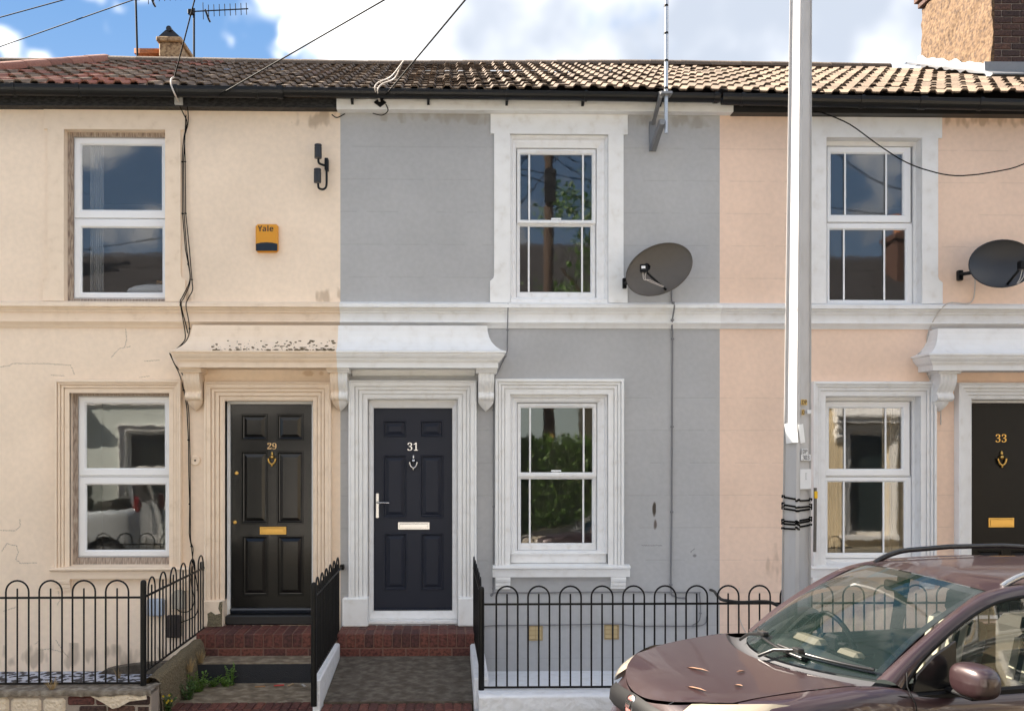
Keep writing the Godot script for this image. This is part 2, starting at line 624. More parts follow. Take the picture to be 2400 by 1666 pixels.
# front wall with openings [x0, y0, x1, y1]
func front_wall(x0: float, x1: float, y0: float, y1: float, open: Array, deep: float, uvf = null) -> MB:
	var b := MB.new()
	b.uvf = uvf
	var xs := [x0, x1]
	var ys := [y0, y1]
	for o in open:
		xs += [o[0], o[2]]
		ys += [o[1], o[3]]
	xs.sort()
	ys.sort()
	for i in xs.size() - 1:
		for j in ys.size() - 1:
			if xs[i + 1] - xs[i] < 1e-5 or ys[j + 1] - ys[j] < 1e-5:
				continue
			var mx: float = (xs[i] + xs[i + 1]) / 2
			var my: float = (ys[j] + ys[j + 1]) / 2
			if open.any(func(o): return mx > o[0] and mx < o[2] and my > o[1] and my < o[3]):
				continue
			for z in [0.0, -deep]:
				var a := Vector3(xs[i], ys[j], z)
				var c := Vector3(xs[i + 1], ys[j + 1], z)
				if z == 0.0:
					b.quad(a, Vector3(c.x, a.y, z), c, Vector3(a.x, c.y, z))
				else:
					b.quad(a, Vector3(a.x, c.y, z), c, Vector3(c.x, a.y, z))
	for o in open:
		b.quad(Vector3(o[0], o[1], 0), Vector3(o[0], o[1], -deep), Vector3(o[2], o[1], -deep), Vector3(o[2], o[1], 0))
		b.quad(Vector3(o[0], o[3], -deep), Vector3(o[0], o[3], 0), Vector3(o[2], o[3], 0), Vector3(o[2], o[3], -deep))
		b.quad(Vector3(o[0], o[1], -deep), Vector3(o[0], o[1], 0), Vector3(o[0], o[3], 0), Vector3(o[0], o[3], -deep))
		b.quad(Vector3(o[2], o[1], 0), Vector3(o[2], o[1], -deep), Vector3(o[2], o[3], -deep), Vector3(o[2], o[3], 0))
	b.quad(Vector3(x0, y1, 0), Vector3(x1, y1, 0), Vector3(x1, y1, -deep), Vector3(x0, y1, -deep))
	return b

func room(h: Node, x0: float, y0: float, z0: float, x1: float, y1: float, z1: float, m: Material) -> void:
	var b := MB.new()
	b.quad(Vector3(x0, y0, z0), Vector3(x1, y0, z0), Vector3(x1, y1, z0), Vector3(x0, y1, z0))
	b.quad(Vector3(x0, y0, z1), Vector3(x0, y0, z0), Vector3(x0, y1, z0), Vector3(x0, y1, z1))
	b.quad(Vector3(x1, y0, z0), Vector3(x1, y0, z1), Vector3(x1, y1, z1), Vector3(x1, y1, z0))
	b.quad(Vector3(x0, y0, z1), Vector3(x1, y0, z1), Vector3(x1, y0, z0), Vector3(x0, y0, z0))
	b.quad(Vector3(x0, y1, z0), Vector3(x1, y1, z0), Vector3(x1, y1, z1), Vector3(x0, y1, z1))
	part(h, "room", b, m)

# frame rect f, sashes {r, g, z, bars}; a double glazed unit in each
func window(h: Node, f: Array, z: float, sashes: Array, m: Material, extra := {}) -> MeshInstance3D:
	var b := MB.new()
	var lo := [1e9, 1e9, -1e9, -1e9]
	for s in sashes:
		lo = [minf(lo[0], s.r[0]), minf(lo[1], s.r[1]), maxf(lo[2], s.r[2]), maxf(lo[3], s.r[3])]
	if extra.has("box"):      # moulded box frame round sliding sashes
		var k: float = extra.box
		b.loops([[f[0], f[1], f[2], f[3], z - 0.12], [f[0], f[1], f[2], f[3], z + k], [f[0] + 0.02, f[1] + 0.01, f[2] - 0.02, f[3] - 0.025, z + k - 0.004], [f[0] + 0.032, f[1] + 0.015, f[2] - 0.032, f[3] - 0.04, z + k - 0.03], [f[0] + 0.05, f[1] + 0.02, f[2] - 0.05, f[3] - 0.06, z + k - 0.03], [lo[0] - 0.006, lo[1] - 0.002, lo[2] + 0.006, lo[3] + 0.006, z + 0.012], [lo[0] - 0.002, lo[1] - 0.001, lo[2] + 0.002, lo[3] + 0.002, z - 0.1]])
	else:
		b.loops([[f[0], f[1], f[2], f[3], z - 0.07], [f[0], f[1], f[2], f[3], z], [lo[0] - 0.003, lo[1] - 0.003, lo[2] + 0.003, lo[3] + 0.003, z], [lo[0] - 0.003, lo[1] - 0.003, lo[2] + 0.003, lo[3] + 0.003, z - 0.07]])
		b.box(f[0] + 0.003, sashes[1].r[3] + 0.003, z - 0.06, f[2] - 0.003, sashes[0].r[1] - 0.003, z - 0.012)
	var w := part(h, "window", b, m)
	for s in sashes:
		var r = s.r
		var g = s.g
		var zs: float = s.z
		var q := MB.new()
		q.loops([[r[0], r[1], r[2], r[3], zs - 0.04], [r[0], r[1], r[2], r[3], zs - 0.004], [r[0] + 0.004, r[1] + 0.004, r[2] - 0.004, r[3] - 0.004, zs], [g[0] - 0.014, g[1] - 0.014, g[2] + 0.014, g[3] + 0.014, zs], [g[0], g[1], g[2], g[3], zs - 0.016], [g[0], g[1], g[2], g[3], zs - 0.04]])
		part(w, "sash", q, m)
		for k in 2:
			var p := MB.new()
			var zp := zs - 0.017 - 0.016 * k
			p.box(g[0] - 0.002, g[1] - 0.002, zp - 0.004, g[2] + 0.002, g[3] + 0.002, zp)
			part(w, "pane", p, M.glass)
		for x in s.get("bars", []):
			var p := MB.new()
			p.cbox(x - 0.009, g[1], zs - 0.016, x + 0.009, g[3], zs - 0.006, 0.003)
			part(w, "glazing_bar", p, m)
	return w

func door_panel(d: Node, r: Array, z: float, m: Material) -> void:
	var b := MB.new()
	var s := func(k: float, dz: float): return [r[0] + k, r[1] + k, r[2] - k, r[3] - k, z + dz]
	b.loops([s.call(0.0, 0.0), s.call(0.004, 0.005), s.call(0.012, 0.005), s.call(0.02, -0.012), s.call(0.03, -0.014), s.call(0.06, -0.002)], true)
	part(d, "panel", b, m)

func door(h: Node, r: Array, z: float, panels: Array, m: Material) -> MeshInstance3D:
	var b := front_wall(r[0], r[2], r[1], r[3], panels, 0.018)
	var c := MB.new()
	for k in range(0, b.v.size(), 3):
		c.tri_n(b.v[k] + Vector3(0, 0, z), b.v[k + 2] + Vector3(0, 0, z), b.v[k + 1] + Vector3(0, 0, z), b.n[k], b.n[k + 2], b.n[k + 1])
	c.box(r[0], r[1], z - 0.045, r[2], r[3], z - 0.0185)
	var d := part(h, "door", c, m)
	for p in panels:
		door_panel(d, p, z, m)
	return d

func letter_plate(d: Node, r: Array, z: float, m: Material) -> void:
	var b := MB.new()
	b.cbox(r[0], r[1], z - 0.004, r[2], r[3], z + 0.008, 0.004)
	part(d, "letter_plate", b, m)
	var q := MB.new()
	var k := 0.018
	q.cbox(r[0] + k, r[1] + k, z + 0.009, r[2] - k, r[3] - k, z + 0.014, 0.003)
	q.tube([Vector3(r[0] + k, r[3] - k, z + 0.012), Vector3(r[2] - k, r[3] - k, z + 0.012)], 0.004)
	part(d, "letter_flap", q, m)

func knocker(d: Node, x: float, y: float, z: float, s: float, m: Material) -> void:
	var b := MB.new()
	b.lathe([V2(0, 0.03), V2(0.006, 0.024), V2(0.011, 0.012), V2(0.012, 0.0), V2(0.0, -0.004)], Transform3D(Basis().scaled(Vector3(s, s, s)), Vector3(x, y + 0.045 * s, z + 0.008)), 10)
	b.lathe([V2(0, 0.022), V2(0.022, 0.016), V2(0.026, 0.0), V2(0.018, -0.012), V2(0, -0.014)], Transform3D(Basis().scaled(Vector3(s, s, s * 0.6)), Vector3(x, y + 0.018 * s, z + 0.012)), 12)
	var pts := []
	for k in 13:
		var a := PI + PI * k / 12.0
		pts.append(Vector3(x + cos(a) * 0.032 * s, y - 0.0 * s + sin(a) * 0.05 * s + 0.012 * s, z + 0.02))
	b.tube(pts, 0.0085 * s, 8)
	b.lathe([V2(0, 0.0), V2(0.009, -0.006), V2(0.008, -0.02), V2(0, -0.028)], Transform3D(Basis().scaled(Vector3(s, s, s)), Vector3(x, y - 0.035 * s, z + 0.02)), 8)
	part(d, "knocker", b, m)

func lettering(parent: Node, called: String, text: String, font_name: String, height: float, at: Vector3, m: Material, bold := false, deep := 0.006) -> void:
	var t := TextMesh.new()
	t.text = text
	var f := SystemFont.new()
	f.font_names = PackedStringArray([font_name])
	if bold:
		f.font_weight = 700
	t.font = f
	t.font_size = 64
	t.pixel_size = height / 46.0
	t.depth = deep
	var o := MeshInstance3D.new()
	o.name = called
	o.mesh = t
	o.material_override = m
	o.position = at - base_of(parent)
	parent.add_child(o, true)

# carved console under a door hood: front scroll with flutes, between x0 and x1
func console(h: Node, x0: float, x1: float, whole0: float, whole1: float, m: Material) -> void:
	var b := MB.new()
	var prof := [V2(0.0, 2.688), V2(0.215, 2.688), V2(0.225, 2.66), V2(0.222, 2.62), V2(0.205, 2.58), V2(0.175, 2.545), V2(0.15, 2.52), V2(0.14, 2.505), V2(0.158, 2.492), V2(0.172, 2.47), V2(0.165, 2.445), V2(0.14, 2.43), V2(0.12, 2.425)]
	var rows := []
	for p in prof.slice(1):
		var line := []
		for k in 17:
			var x := lerpf(x0, x1, k / 16.0)
			var t := (x - whole0) / (whole1 - whole0)
			var flute := 0.008 * (0.5 - 0.5 * cos(t * TAU * 4.0)) if t > 0.08 and t < 0.92 else 0.0
			line.append(Vector3(x, p.y, p.x - flute))
		rows.append(line)
	b.grid(rows, true)
	var side := []
	for p in prof:
		side.append(p)
	side.append(V2(0.0, 2.425))
	for x in [x0, x1]:
		var idx := Geometry2D.triangulate_polygon(PackedVector2Array(side))
		for k in range(0, idx.size(), 3):
			var q := [side[idx[k]], side[idx[k + 1]], side[idx[k + 2]]]
			var a := Vector3(x, q[0].y, q[0].x)
			var bb := Vector3(x, q[1].y, q[1].x)
			var c := Vector3(x, q[2].y, q[2].x)
			if ((bb - a).cross(c - a).x > 0) == (x == x1):
				b.tri(a, bb, c)
			else:
				b.tri(a, c, bb)
	b.box(x0, 2.425, 0.0, x1, 2.4255, 0.12)
	var o := part(h, "console", b, m)
	# leaf-shaped drop below the scroll
	var d := MB.new()
	var lines := []
	for q in [[2.424, 1.0, 0.125], [2.405, 0.98, 0.12], [2.38, 0.8, 0.10], [2.35, 0.45, 0.065], [2.325, 0.04, 0.03]]:
		var line := []
		for k in 9:
			var t := -1.0 + 2.0 * k / 8.0
			var mid := (whole0 + whole1) / 2
			var x: float = mid + t * (whole1 - whole0) / 2 * q[1]
			x = clampf(x, x0, x1)
			var tt: float = (x - mid) / maxf(0.001, (whole1 - whole0) / 2 * q[1])
			line.append(Vector3(x, q[0] + 0.008 * absf(sin(tt * 4.0)), q[2] * sqrt(maxf(0.0, 1.0 - tt * tt * 0.75)) + 0.0))
		lines.append(line)
	d.grid(lines, true)
	part(o, "drop", d, m)
	var c := MB.new()
	var k := (whole1 - whole0) * 0.17
	var a0 := x0 - (k if is_equal_approx(x0, whole0) else 0.0)
	var a1 := x1 + (k if is_equal_approx(x1, whole1) else 0.0)
	c.mould([V2(0, 2.73), V2(0.27, 2.73), V2(0.275, 2.716), V2(0.255, 2.706), V2(0.24, 2.688), V2(0, 2.688)], a0, a1)
	part(o, "capital", c, m)

const HOOD := [[0.0, 3.142], [0.004, 3.09], [0.018, 3.03], [0.042, 2.98], [0.08, 2.935], [0.125, 2.90], [0.165, 2.886], [0.172, 2.884], [0.172, 2.869], [0.154, 2.866], [0.157, 2.85], [0.146, 2.83], [0.130, 2.812], [0.130, 2.804], [0.114, 2.803], [0.114, 2.789], [0.100, 2.788], [0.100, 2.731], [-0.19, 2.731]]

# half of a swept hood over a pair of doors; end: -1 hipped to the left, 1 to the right
func hood(h: Node, x0: float, x1: float, end: int, m: Material, offs := Vector3.ZERO) -> void:
	var b := MB.new()
	var depth := 0.20
	var path := func(p: float, y: float):
		if end < 0:
			return [Vector3(x0 - p, y, 0) + offs, Vector3(x0 - p, y, depth + p) + offs, Vector3(x1, y, depth + p) + offs]
		return [Vector3(x0, y, depth + p) + offs, Vector3(x1 + p, y, depth + p) + offs, Vector3(x1 + p, y, 0) + offs]
	for i in HOOD.size() - 1:
		var a = path.call(HOOD[i][0], HOOD[i][1])
		var c = path.call(HOOD[i + 1][0], HOOD[i + 1][1])
		for k in 2:
			b.quad(c[k], c[k + 1], a[k + 1], a[k])
	part(h, "hood", b, m)

func sill(h: Node, x0: float, x1: float, yt: float, m: Material, brackets: Array) -> void:
	var b := MB.new()
	b.mould([V2(-0.16, yt + 0.012), V2(0.085, yt - 0.018), V2(0.09, yt - 0.024), V2(0.09, yt - 0.036), V2(0.075, yt - 0.045), V2(0.062, yt - 0.05), V2(0.055, yt - 0.125), V2(0.0, yt - 0.125), V2(-0.16, yt - 0.125)], x0, x1)
	var o := part(h, "window_sill", b, m)
	for x in brackets:
		var c := MB.new()
		var y := yt - 0.126
		c.mould([V2(0, y), V2(0.05, y), V2(0.056, y - 0.02), V2(0.05, y - 0.045), V2(0.036, y - 0.052), V2(0.038, y - 0.07), V2(0.034, y - 0.088), V2(0.022, y - 0.094), V2(0.022, y - 0.118), V2(0, y - 0.122)], x, x + 0.145)
		part(o, "sill_bracket", c, m)

const STRING := [[0.0, 3.395], [0.055, 3.375], [0.095, 3.366], [0.098, 3.332], [0.074, 3.328], [0.066, 3.312], [0.052, 3.30], [0.048, 3.292], [0.048, 3.284], [0.030, 3.283], [0.030, 3.207], [0.05, 3.204], [0.058, 3.193], [0.047, 3.180], [0.034, 3.168], [0.022, 3.152], [0.016, 3.140], [0.0, 3.140]]

func string_course(h: Node, x0: float, x1: float, m: Material) -> void:
	var b := MB.new()
	b.mould(STRING.map(func(p): return V2(p[0], p[1])), x0, x1)
	part(h, "string_course", b, m)

# flat raised band with ears round an upper window
func eared_band(h: Node, o: Array, xl: float, xr: float, el: float, er: float, foot: float, top: float, m: Material) -> void:
	var b := MB.new()
	var t := 0.022
	var z := Vector3(0, 0, t)
	b.prism(Vector3.ZERO, Vector3.RIGHT, Vector3.UP, z, [V2(xl, 3.392), V2(o[0], 3.392), V2(o[0], o[3]), V2(xl + 0.001, o[3])] if foot < 0.01 else [V2(xl - foot, 3.392), V2(o[0], 3.392), V2(o[0], o[3]), V2(xl, o[3]), V2(xl, 3.66), V2(xl - 0.008, 3.63), V2(xl - foot, 3.60)])
	b.prism(Vector3.ZERO, Vector3.RIGHT, Vector3.UP, z, [V2(o[2], 3.392), V2(xr + foot, 3.392), V2(xr + foot, 3.60), V2(xr + 0.008, 3.63), V2(xr, 3.66), V2(xr, o[3]), V2(o[2], o[3])])
	b.box(el, o[3] + 0.0005, 0, er, top, t)
	part(h, "window_band", b, m)

var tile_mesh: ArrayMesh

func make_tile_mesh() -> void:
	var b := MB.new()
	var top := [V2(0, 0), V2(0.065, 0), V2(0.088, 0.027), V2(0.132, 0.027), V2(0.155, 0), V2(0.22, 0), V2(0.243, 0.027), V2(0.287, 0.027), V2(0.308, 0.0)]
	var length := 0.41
	for i in top.size() - 1:
		var p: Vector2 = top[i]
		var q: Vector2 = top[i + 1]
		b.quad(Vector3(p.x, 0, p.y + 0.024), Vector3(q.x, 0, q.y + 0.024), Vector3(q.x, length, q.y), Vector3(p.x, length, p.y))
		b.quad(Vector3(p.x, 0.004, p.y + 0.008), Vector3(q.x, 0.004, q.y + 0.008), Vector3(q.x, 0, q.y + 0.024), Vector3(p.x, 0, p.y + 0.024))
	tile_mesh = b.mesh()

func hip_x(z: float) -> float:
	return -4.5 - (z + 3.4) * 0.326

# courses of interlocking tiles between x0 and x1 on the street slope
func tiled_roof(h: Node, x0: float, cols: int, x_deck0: float, x_deck1: float, sd: int, rows_at: Callable, drop := 0.0) -> MeshInstance3D:
	var b := MB.new()
	b.mould([V2(0.11, 5.352 - drop), V2(-3.4, 6.93 - drop), V2(-7.0, 5.33 - drop), V2(-7.0, 5.27 - drop), V2(-0.26, 5.27 - drop), V2(-0.26, 5.34 - drop), V2(0.11, 5.338 - drop)], x_deck0, x_deck1)
	var roof := part(h, "roof", b, M.tiles[3])
	var rng := RandomNumberGenerator.new()
	rng.seed = sd
	var tone := FastNoiseLite.new()
	tone.seed = sd
	tone.frequency = 0.35
	var origin := base_of(roof)
	for k in 12:
		for i in cols:
			var x := x0 + i * 0.31
			var s := k * 0.3354
			var y := 5.365 - drop + s * sin(PITCH)
			var z := 0.285 - s * cos(PITCH)
			if not rows_at.call(x + 0.15, z, k):
				continue
			y += 0.016 * sin(x * 1.3) + 0.012 * sin(x * 0.55 + 1.0) * (k / 12.0) + rng.randf_range(-0.006, 0.006)
			var o := MeshInstance3D.new()
			o.name = "roof_tile"
			o.mesh = tile_mesh
			var pick := int(clampf((tone.get_noise_2d(x, k * 0.4) * 0.5 + 0.5) * 4.0 + rng.randf_range(-1.4, 1.4), 0, 4))
			o.material_override = M.tiles[pick] if not (h.has_meta("red") and x < -3.1 and rng.randf() < 0.4) else M.tile_red[rng.randi() % 3]
			var basis := Basis(Vector3.RIGHT, Vector3(0, sin(PITCH), -cos(PITCH)), Vector3(0, cos(PITCH), sin(PITCH)))
			basis = basis.rotated(Vector3(0, cos(PITCH), sin(PITCH)), rng.randf_range(-0.02, 0.02)).rotated(Vector3.RIGHT, rng.randf_range(-0.012, 0.012))
			o.transform = Transform3D(basis, Vector3(x, y, z) - origin)
			roof.add_child(o, true)
	return roof

func ridge_tiles(roof: Node, a: Vector3, b: Vector3, r: float, mats: Array, sd: int, called := "ridge_tile") -> void:
	var rng := RandomNumberGenerator.new()
	rng.seed = sd
	var n := int(round(a.distance_to(b) / 0.42))
	var d := (b - a).normalized()
	var up := (Vector3.UP - d * d.y).normalized()
	var side := d.cross(up)
	for i in n:
		var p0 := a.lerp(b, float(i) / n)
		var p1 := a.lerp(b, (i + 1.03) / n)
		var q := MB.new()
		var rows := []
		for w in [[p0, r], [p0.lerp(p1, 0.5), r * 0.985], [p1, r * 0.96]]:
			var line := []
			for k in 9:
				var t := PI * k / 8.0
				line.append(w[0] + side * cos(t) * w[1] + up * (sin(t) * w[1] * 0.8 - 0.03 + rng.randf_range(-0.001, 0.001)))
			rows.append(line)
		q.grid(rows, true)
		var rim := []
		for k in 9:
			rim.append(rows[2][k])
		for k in 8:
			q.tri(p1 - up * 0.03, rim[k], rim[k + 1])
			q.tri(p0 - up * 0.03, rows[0][k + 1], rows[0][k])
		part(roof, called, q, mats[rng.randi() % mats.size()])

func gutter(h: Node, x0: float, x1: float, y0: float, y1: float, r: float, hgt: float, joints: Array, m: Material) -> MeshInstance3D:
	var b := MB.new()
	var c := 0.25
	var poly := []
	for k in 11:
		var t := PI + PI * k / 10.0
		poly.append(V2(c + r * cos(t), sin(t) * hgt))
	for k in 11:
		var t := TAU - PI * k / 10.0
		poly.append(V2(c + (r - 0.005) * cos(t), sin(t) * (hgt - 0.005)))
	b.prism(Vector3(x0, y0, 0), Vector3(0, 0, 1), Vector3.UP, Vector3(x1 - x0, y1 - y0, 0), poly)
	# rolled front lip
	b.tube([Vector3(x0, y0, c + r - 0.003), Vector3(x1, y1, c + r - 0.003)], 0.006)
	var g := part(h, "gutter", b, m)
	for j in joints:
		var q := MB.new()
		var pp := []
		for k in 11:
			var t := PI + PI * k / 10.0
			pp.append(V2(c + (r + 0.007) * cos(t), sin(t) * (hgt + 0.007)))
		pp.append(V2(c + r + 0.007, 0.012))
		pp.append(V2(c + r - 0.004, 0.012))
		for k in 11:
			var t := TAU - PI * k / 10.0
			pp.append(V2(c + (r + 0.001) * cos(t), sin(t) * (hgt + 0.001)))
		var y := lerpf(y0, y1, (j[0] - x0) / (x1 - x0))
		q.prism(Vector3(j[0], y, 0), Vector3(0, 0, 1), Vector3.UP, Vector3(j[1], 0, 0), pp)
		part(g, "gutter_bracket", q, m)
	return g

func brick_step(h: Node, x0: float, x1: float, y: float, sd: int) -> void:
	var rng := RandomNumberGenerator.new()
	rng.seed = sd
	var c := MB.new()
	c.box(x0 + 0.004, -0.02, 0.005, x1 - 0.004, y - 0.006, 0.442)
	var st := part(h, "step", c, M.mortar_red)
	var n := int(round((x1 - x0) / 0.088))
	var w := (x1 - x0) / n
	for row in 2:
		for i in n:
			var b := MB.new()
			var j := rng.randf_range(-0.003, 0.003)
			b.cbox(x0 + i * w + 0.004, y - 0.128, 0.008 + row * 0.222, x0 + (i + 1) * w - 0.004, y + j, 0.222 + row * 0.228, 0.008)
			part(st, "brick", b, M.brick_red[rng.randi() % 4])
	n = int(round((x1 - x0) / 0.225))
	w = (x1 - x0) / n
	for i in n:
		var b := MB.new()
		b.cbox(x0 + i * w + 0.004, 0.0, 0.23, x0 + (i + 1) * w - 0.004, y - 0.138, 0.446, 0.006)
		part(st, "brick", b, M.brick_red[rng.randi() % 4])

# ---------------------------------------------------------------- the terrace
const WINDOW_PROFILE := [[0.0, -0.02], [0.0, 0.022], [0.050, 0.024], [0.051, 0.012], [0.056, 0.012], [0.057, 0.038], [0.082, 0.038], [0.083, 0.026], [0.089, 0.026], [0.09, 0.054], [0.110, 0.056], [0.111, 0.044], [0.117, 0.044], [0.118, 0.072], [0.138, 0.072], [0.145, 0.06], [0.145, 0.0]]
const DOOR_PROFILE := [[0.0, -0.09], [0.0, 0.02], [0.018, 0.03], [0.044, 0.03], [0.045, 0.016], [0.051, 0.016], [0.052, 0.045], [0.084, 0.045], [0.085, 0.031], [0.092, 0.031], [0.093, 0.062], [0.117, 0.062], [0.118, 0.048], [0.126, 0.048], [0.127, 0.08], [0.163, 0.08], [0.171, 0.095], [0.185, 0.09], [0.19, 0.0]]

func prof(p: Array, width: float) -> Array:
	var k: float = width / p[-1][0]
	return p.map(func(q): return V2(q[0] * k, q[1]))

func house_shell(h: Node, x0: float, x1: float, open: Array, m: Material) -> void:
	var uvf := func(p: Vector3): return Vector2((p.x - x0) / (x1 - x0), 1.0 - (p.y + 0.25) / 5.6)
	part(h, "front_wall", front_wall(x0, x1, -0.25, 5.30, open, 0.25, uvf), m)
	part(h, "back_wall", MB_box(x0, -0.28, -7.0, x1, 5.27, -6.8), M.mortar)

func make_terrace() -> void:
	make_tile_mesh()
	var rows := []
	for k in 5:
		rows.append(4.91 - 0.3175 * k)
	for k in 9:
		rows.append(2.46 - 0.3175 * k)
	# ---- cream house, number 29
	var h := thing("terraced_house", "cream rendered terraced house with black panelled door numbered 29", "house", Vector3(-2.91, 0, -3.4), "houses of the terrace across the street")
	h.set_meta("red", true)
	var g := [-3.664, 0.83, -2.703, 2.504]
	var d := [-2.168, 0.25, -1.316, 2.427]
	var u := [-3.715, 3.38, -2.742, 5.053]
	var brown := Color(0.42, 0.33, 0.24)
	var c29 := [
		[V2(-3.13, 3.13), V2(-3.12, 3.02), V2(-3.14, 2.95), V2(-3.2, 2.93), V2(-3.27, 2.85)], [V2(-3.12, 2.95), V2(-3.08, 2.96)],
		[V2(-4.33, 2.76), V2(-4.24, 2.77), V2(-4.22, 2.79), V2(-3.88, 2.79), V2(-3.66, 2.775), V2(-3.62, 2.68)],
		[V2(-4.33, 1.18), V2(-4.19, 1.175), V2(-4.145, 1.22), V2(-4.145, 1.29)], [V2(-4.32, 0.98), V2(-4.27, 1.05), V2(-4.18, 1.03), V2(-4.16, 0.97), V2(-4.185, 0.90), V2(-4.14, 0.86), V2(-3.98, 0.865)],
		[V2(-2.95, 2.815), V2(-2.8, 2.825)], [V2(-4.0, 0.08), V2(-3.95, 0.12)], [V2(-3.8, 0.12), V2(-3.74, 0.02), V2(-3.68, -0.05)], [V2(-3.98, 0.02), V2(-3.86, 0.035), V2(-3.74, 0.0)],
		[V2(-3.0, 2.66), V2(-2.9, 2.67)], [V2(-3.85, 2.68), V2(-3.72, 2.672)], [V2(-3.78, 0.6), V2(-3.76, 0.5), V2(-3.79, 0.46)], [V2(-4.3, 0.4), V2(-4.18, 0.44)]]
	var s29 := [[-3.3, 5.2, 0.5, 0.13, brown, 0.35], [-1.25, 5.18, 0.3, 0.12, brown, 0.3], [-1.1, 3.45, 0.25, 0.1, brown, 0.3], [-2.6, 3.45, 0.15, 0.1, brown, 0.3], [-2.25, 0.7, 0.2, 0.3, Color(0.5, 0.44, 0.38), 0.35], [-1.25, 2.70, 0.25, 0.03, Color(0.62, 0.46, 0.28), 0.3], [-3.7, -0.05, 1.2, 0.14, Color(0.5, 0.44, 0.38), 0.35]]
	house_shell(h, -4.77, PARTY_A, [g, d, u], wall_material(Color(0.87, 0.715, 0.565), -4.77, 3.72, -0.25, 5.6, 71, [], c29, s29))
	room(h, -4.6, 0.1, -3.6, -1.2, 2.85, -0.255, M.room_paint)
	room(h, -4.6, 3.0, -3.6, -1.2, 5.2, -0.255, M.room_paint)
	eared_band(h, u, -3.872, -2.592, -3.909, -2.551, 0.045, 5.243, M.cream)
	var sub := MB.new()
	sub.loops([[u[0], u[1], u[2], u[3], -0.075], [-3.665, 3.43, -2.744, 5.012, -0.085], [-3.665, 3.43, -2.744, 5.012, -0.19]])
	part(h, "window_subframe", sub, M.old_wood)
	var w29 := window(h, [-3.662, 3.432, -2.745, 5.01], -0.10, [{"r": [-3.655, 4.222, -2.752, 5.003], "g": [-3.59, 4.305, -2.811, 4.937], "z": -0.096}, {"r": [-3.655, 3.439, -2.752, 4.205], "g": [-3.589, 3.496, -2.805, 4.129], "z": -0.096}], M.upvc)
	var cu := MB.new()
	var wave := []
	for r in 2:
		var line := []
		for k in 25:
			line.append(Vector3(-3.56 + 0.13 * k / 24.0, 3.40 + 1.60 * r, -0.26 + 0.018 * sin(k * 1.7)))
		wave.append(line)
	cu.grid(wave)
	part(w29, "curtain", cu, M.curtain)
	b_board(h)
	sub = MB.new()
	sub.loops([[g[0], g[1], g[2], g[3], -0.07], [-3.622, 0.90, -2.704, 2.48, -0.085], [-3.622, 0.90, -2.704, 2.48, -0.19]])
	part(h, "window_subframe", sub, M.old_wood)
	window(h, [-3.619, 0.904, -2.706, 2.478], -0.10, [{"r": [-3.612, 1.702, -2.713, 2.471], "g": [-3.547, 1.774, -2.782, 2.406], "z": -0.096}, {"r": [-3.612, 0.912, -2.713, 1.683], "g": [-3.543, 0.973, -2.776, 1.611], "z": -0.096}], M.upvc)
	var b := MB.new()
	b.surround(g[0], 0.80, g[2], g[3], prof(WINDOW_PROFILE, 0.125))
	part(h, "window_surround", b, M.cream)
	sill(h, -3.83, -2.49, 0.835, M.cream, [-3.795, -2.655])
	b = MB.new()
	b.surround(d[0], 0.5, d[2], d[3], prof(DOOR_PROFILE, 0.186))
	part(h, "door_surround", b, M.cream)
	for x in [-2.362, -1.316]:
		b = MB.new()
		b.cbox(x, 0.25, -0.09, x + 0.195, 0.505, 0.10, 0.01)
		part(h, "plinth_block", b, M.cream)
	b = MB.new()
	b.loops([[d[0] + 0.002, 0.27, d[2] - 0.002, d[3] - 0.002, -0.14], [d[0] + 0.002, 0.27, d[2] - 0.002, d[3] - 0.002, -0.08], [-2.14, 0.29, -1.34, 2.403, -0.085], [-2.14, 0.29, -1.34, 2.403, -0.16]])
	part(h, "door_frame", b, M.white)
	var black := mat(Color(0.009, 0.009, 0.009), 0.18, {"spec": 0.35, "bump": T.fine, "relief": 0.1, "scale3": Vector3(6, 1.0, 6), "coat": 0.25, "coat_rough": 0.08})
	var dr := door(h, [-2.136, 0.40, -1.344, 2.40], -0.12, [[-2.04, 2.046, -1.779, 2.306], [-1.689, 2.046, -1.425, 2.307], [-2.04, 1.223, -1.776, 1.941], [-1.689, 1.223, -1.425, 1.941], [-2.03, 0.513, -1.772, 1.11], [-1.685, 0.513, -1.423, 1.109]], black)
	letter_plate(dr, [-1.856, 1.118, -1.592, 1.198], -0.12, M.brass)
	knocker(dr, -1.733, 1.855, -0.12, 1.1, M.brass)
	lettering(dr, "house_number", "29", "Droid Serif", 0.062, Vector3(-1.735, 1.99, -0.118), M.gold_paint, true)
	for p in [[-2.082, 1.723], [-2.098, 1.24]]:
		b = MB.new()
		b.lathe([V2(0.0, 0.0), V2(0.02, 0.0), V2(0.02, 0.006), V2(0.012, 0.01), V2(0.0, 0.01)], Transform3D(Basis(Vector3.RIGHT, PI / 2), Vector3(p[0], p[1], -0.12)), 14)
		part(dr, "lock", b, M.brass)
	b = MB.new()
	b.mould([V2(-0.122, 0.40), V2(-0.07, 0.40), V2(-0.06, 0.385), V2(-0.075, 0.352), V2(-0.122, 0.352)], -2.136, -1.344)
	part(dr, "weather_bar", b, mat(Color(0.02, 0.024, 0.035), 0.25))
	b = MB.new()
	b.cbox(-2.165, 0.252, -0.2, -1.318, 0.345, 0.02, 0.012)
	part(h, "threshold", b, M.black_paint)
	string_course(h, -4.77, PARTY_A, M.cream)
	hood(h, -2.435, PARTY_A, -1, M.cream)
	var mrng := RandomNumberGenerator.new()
	mrng.seed = 77
	b = MB.new()
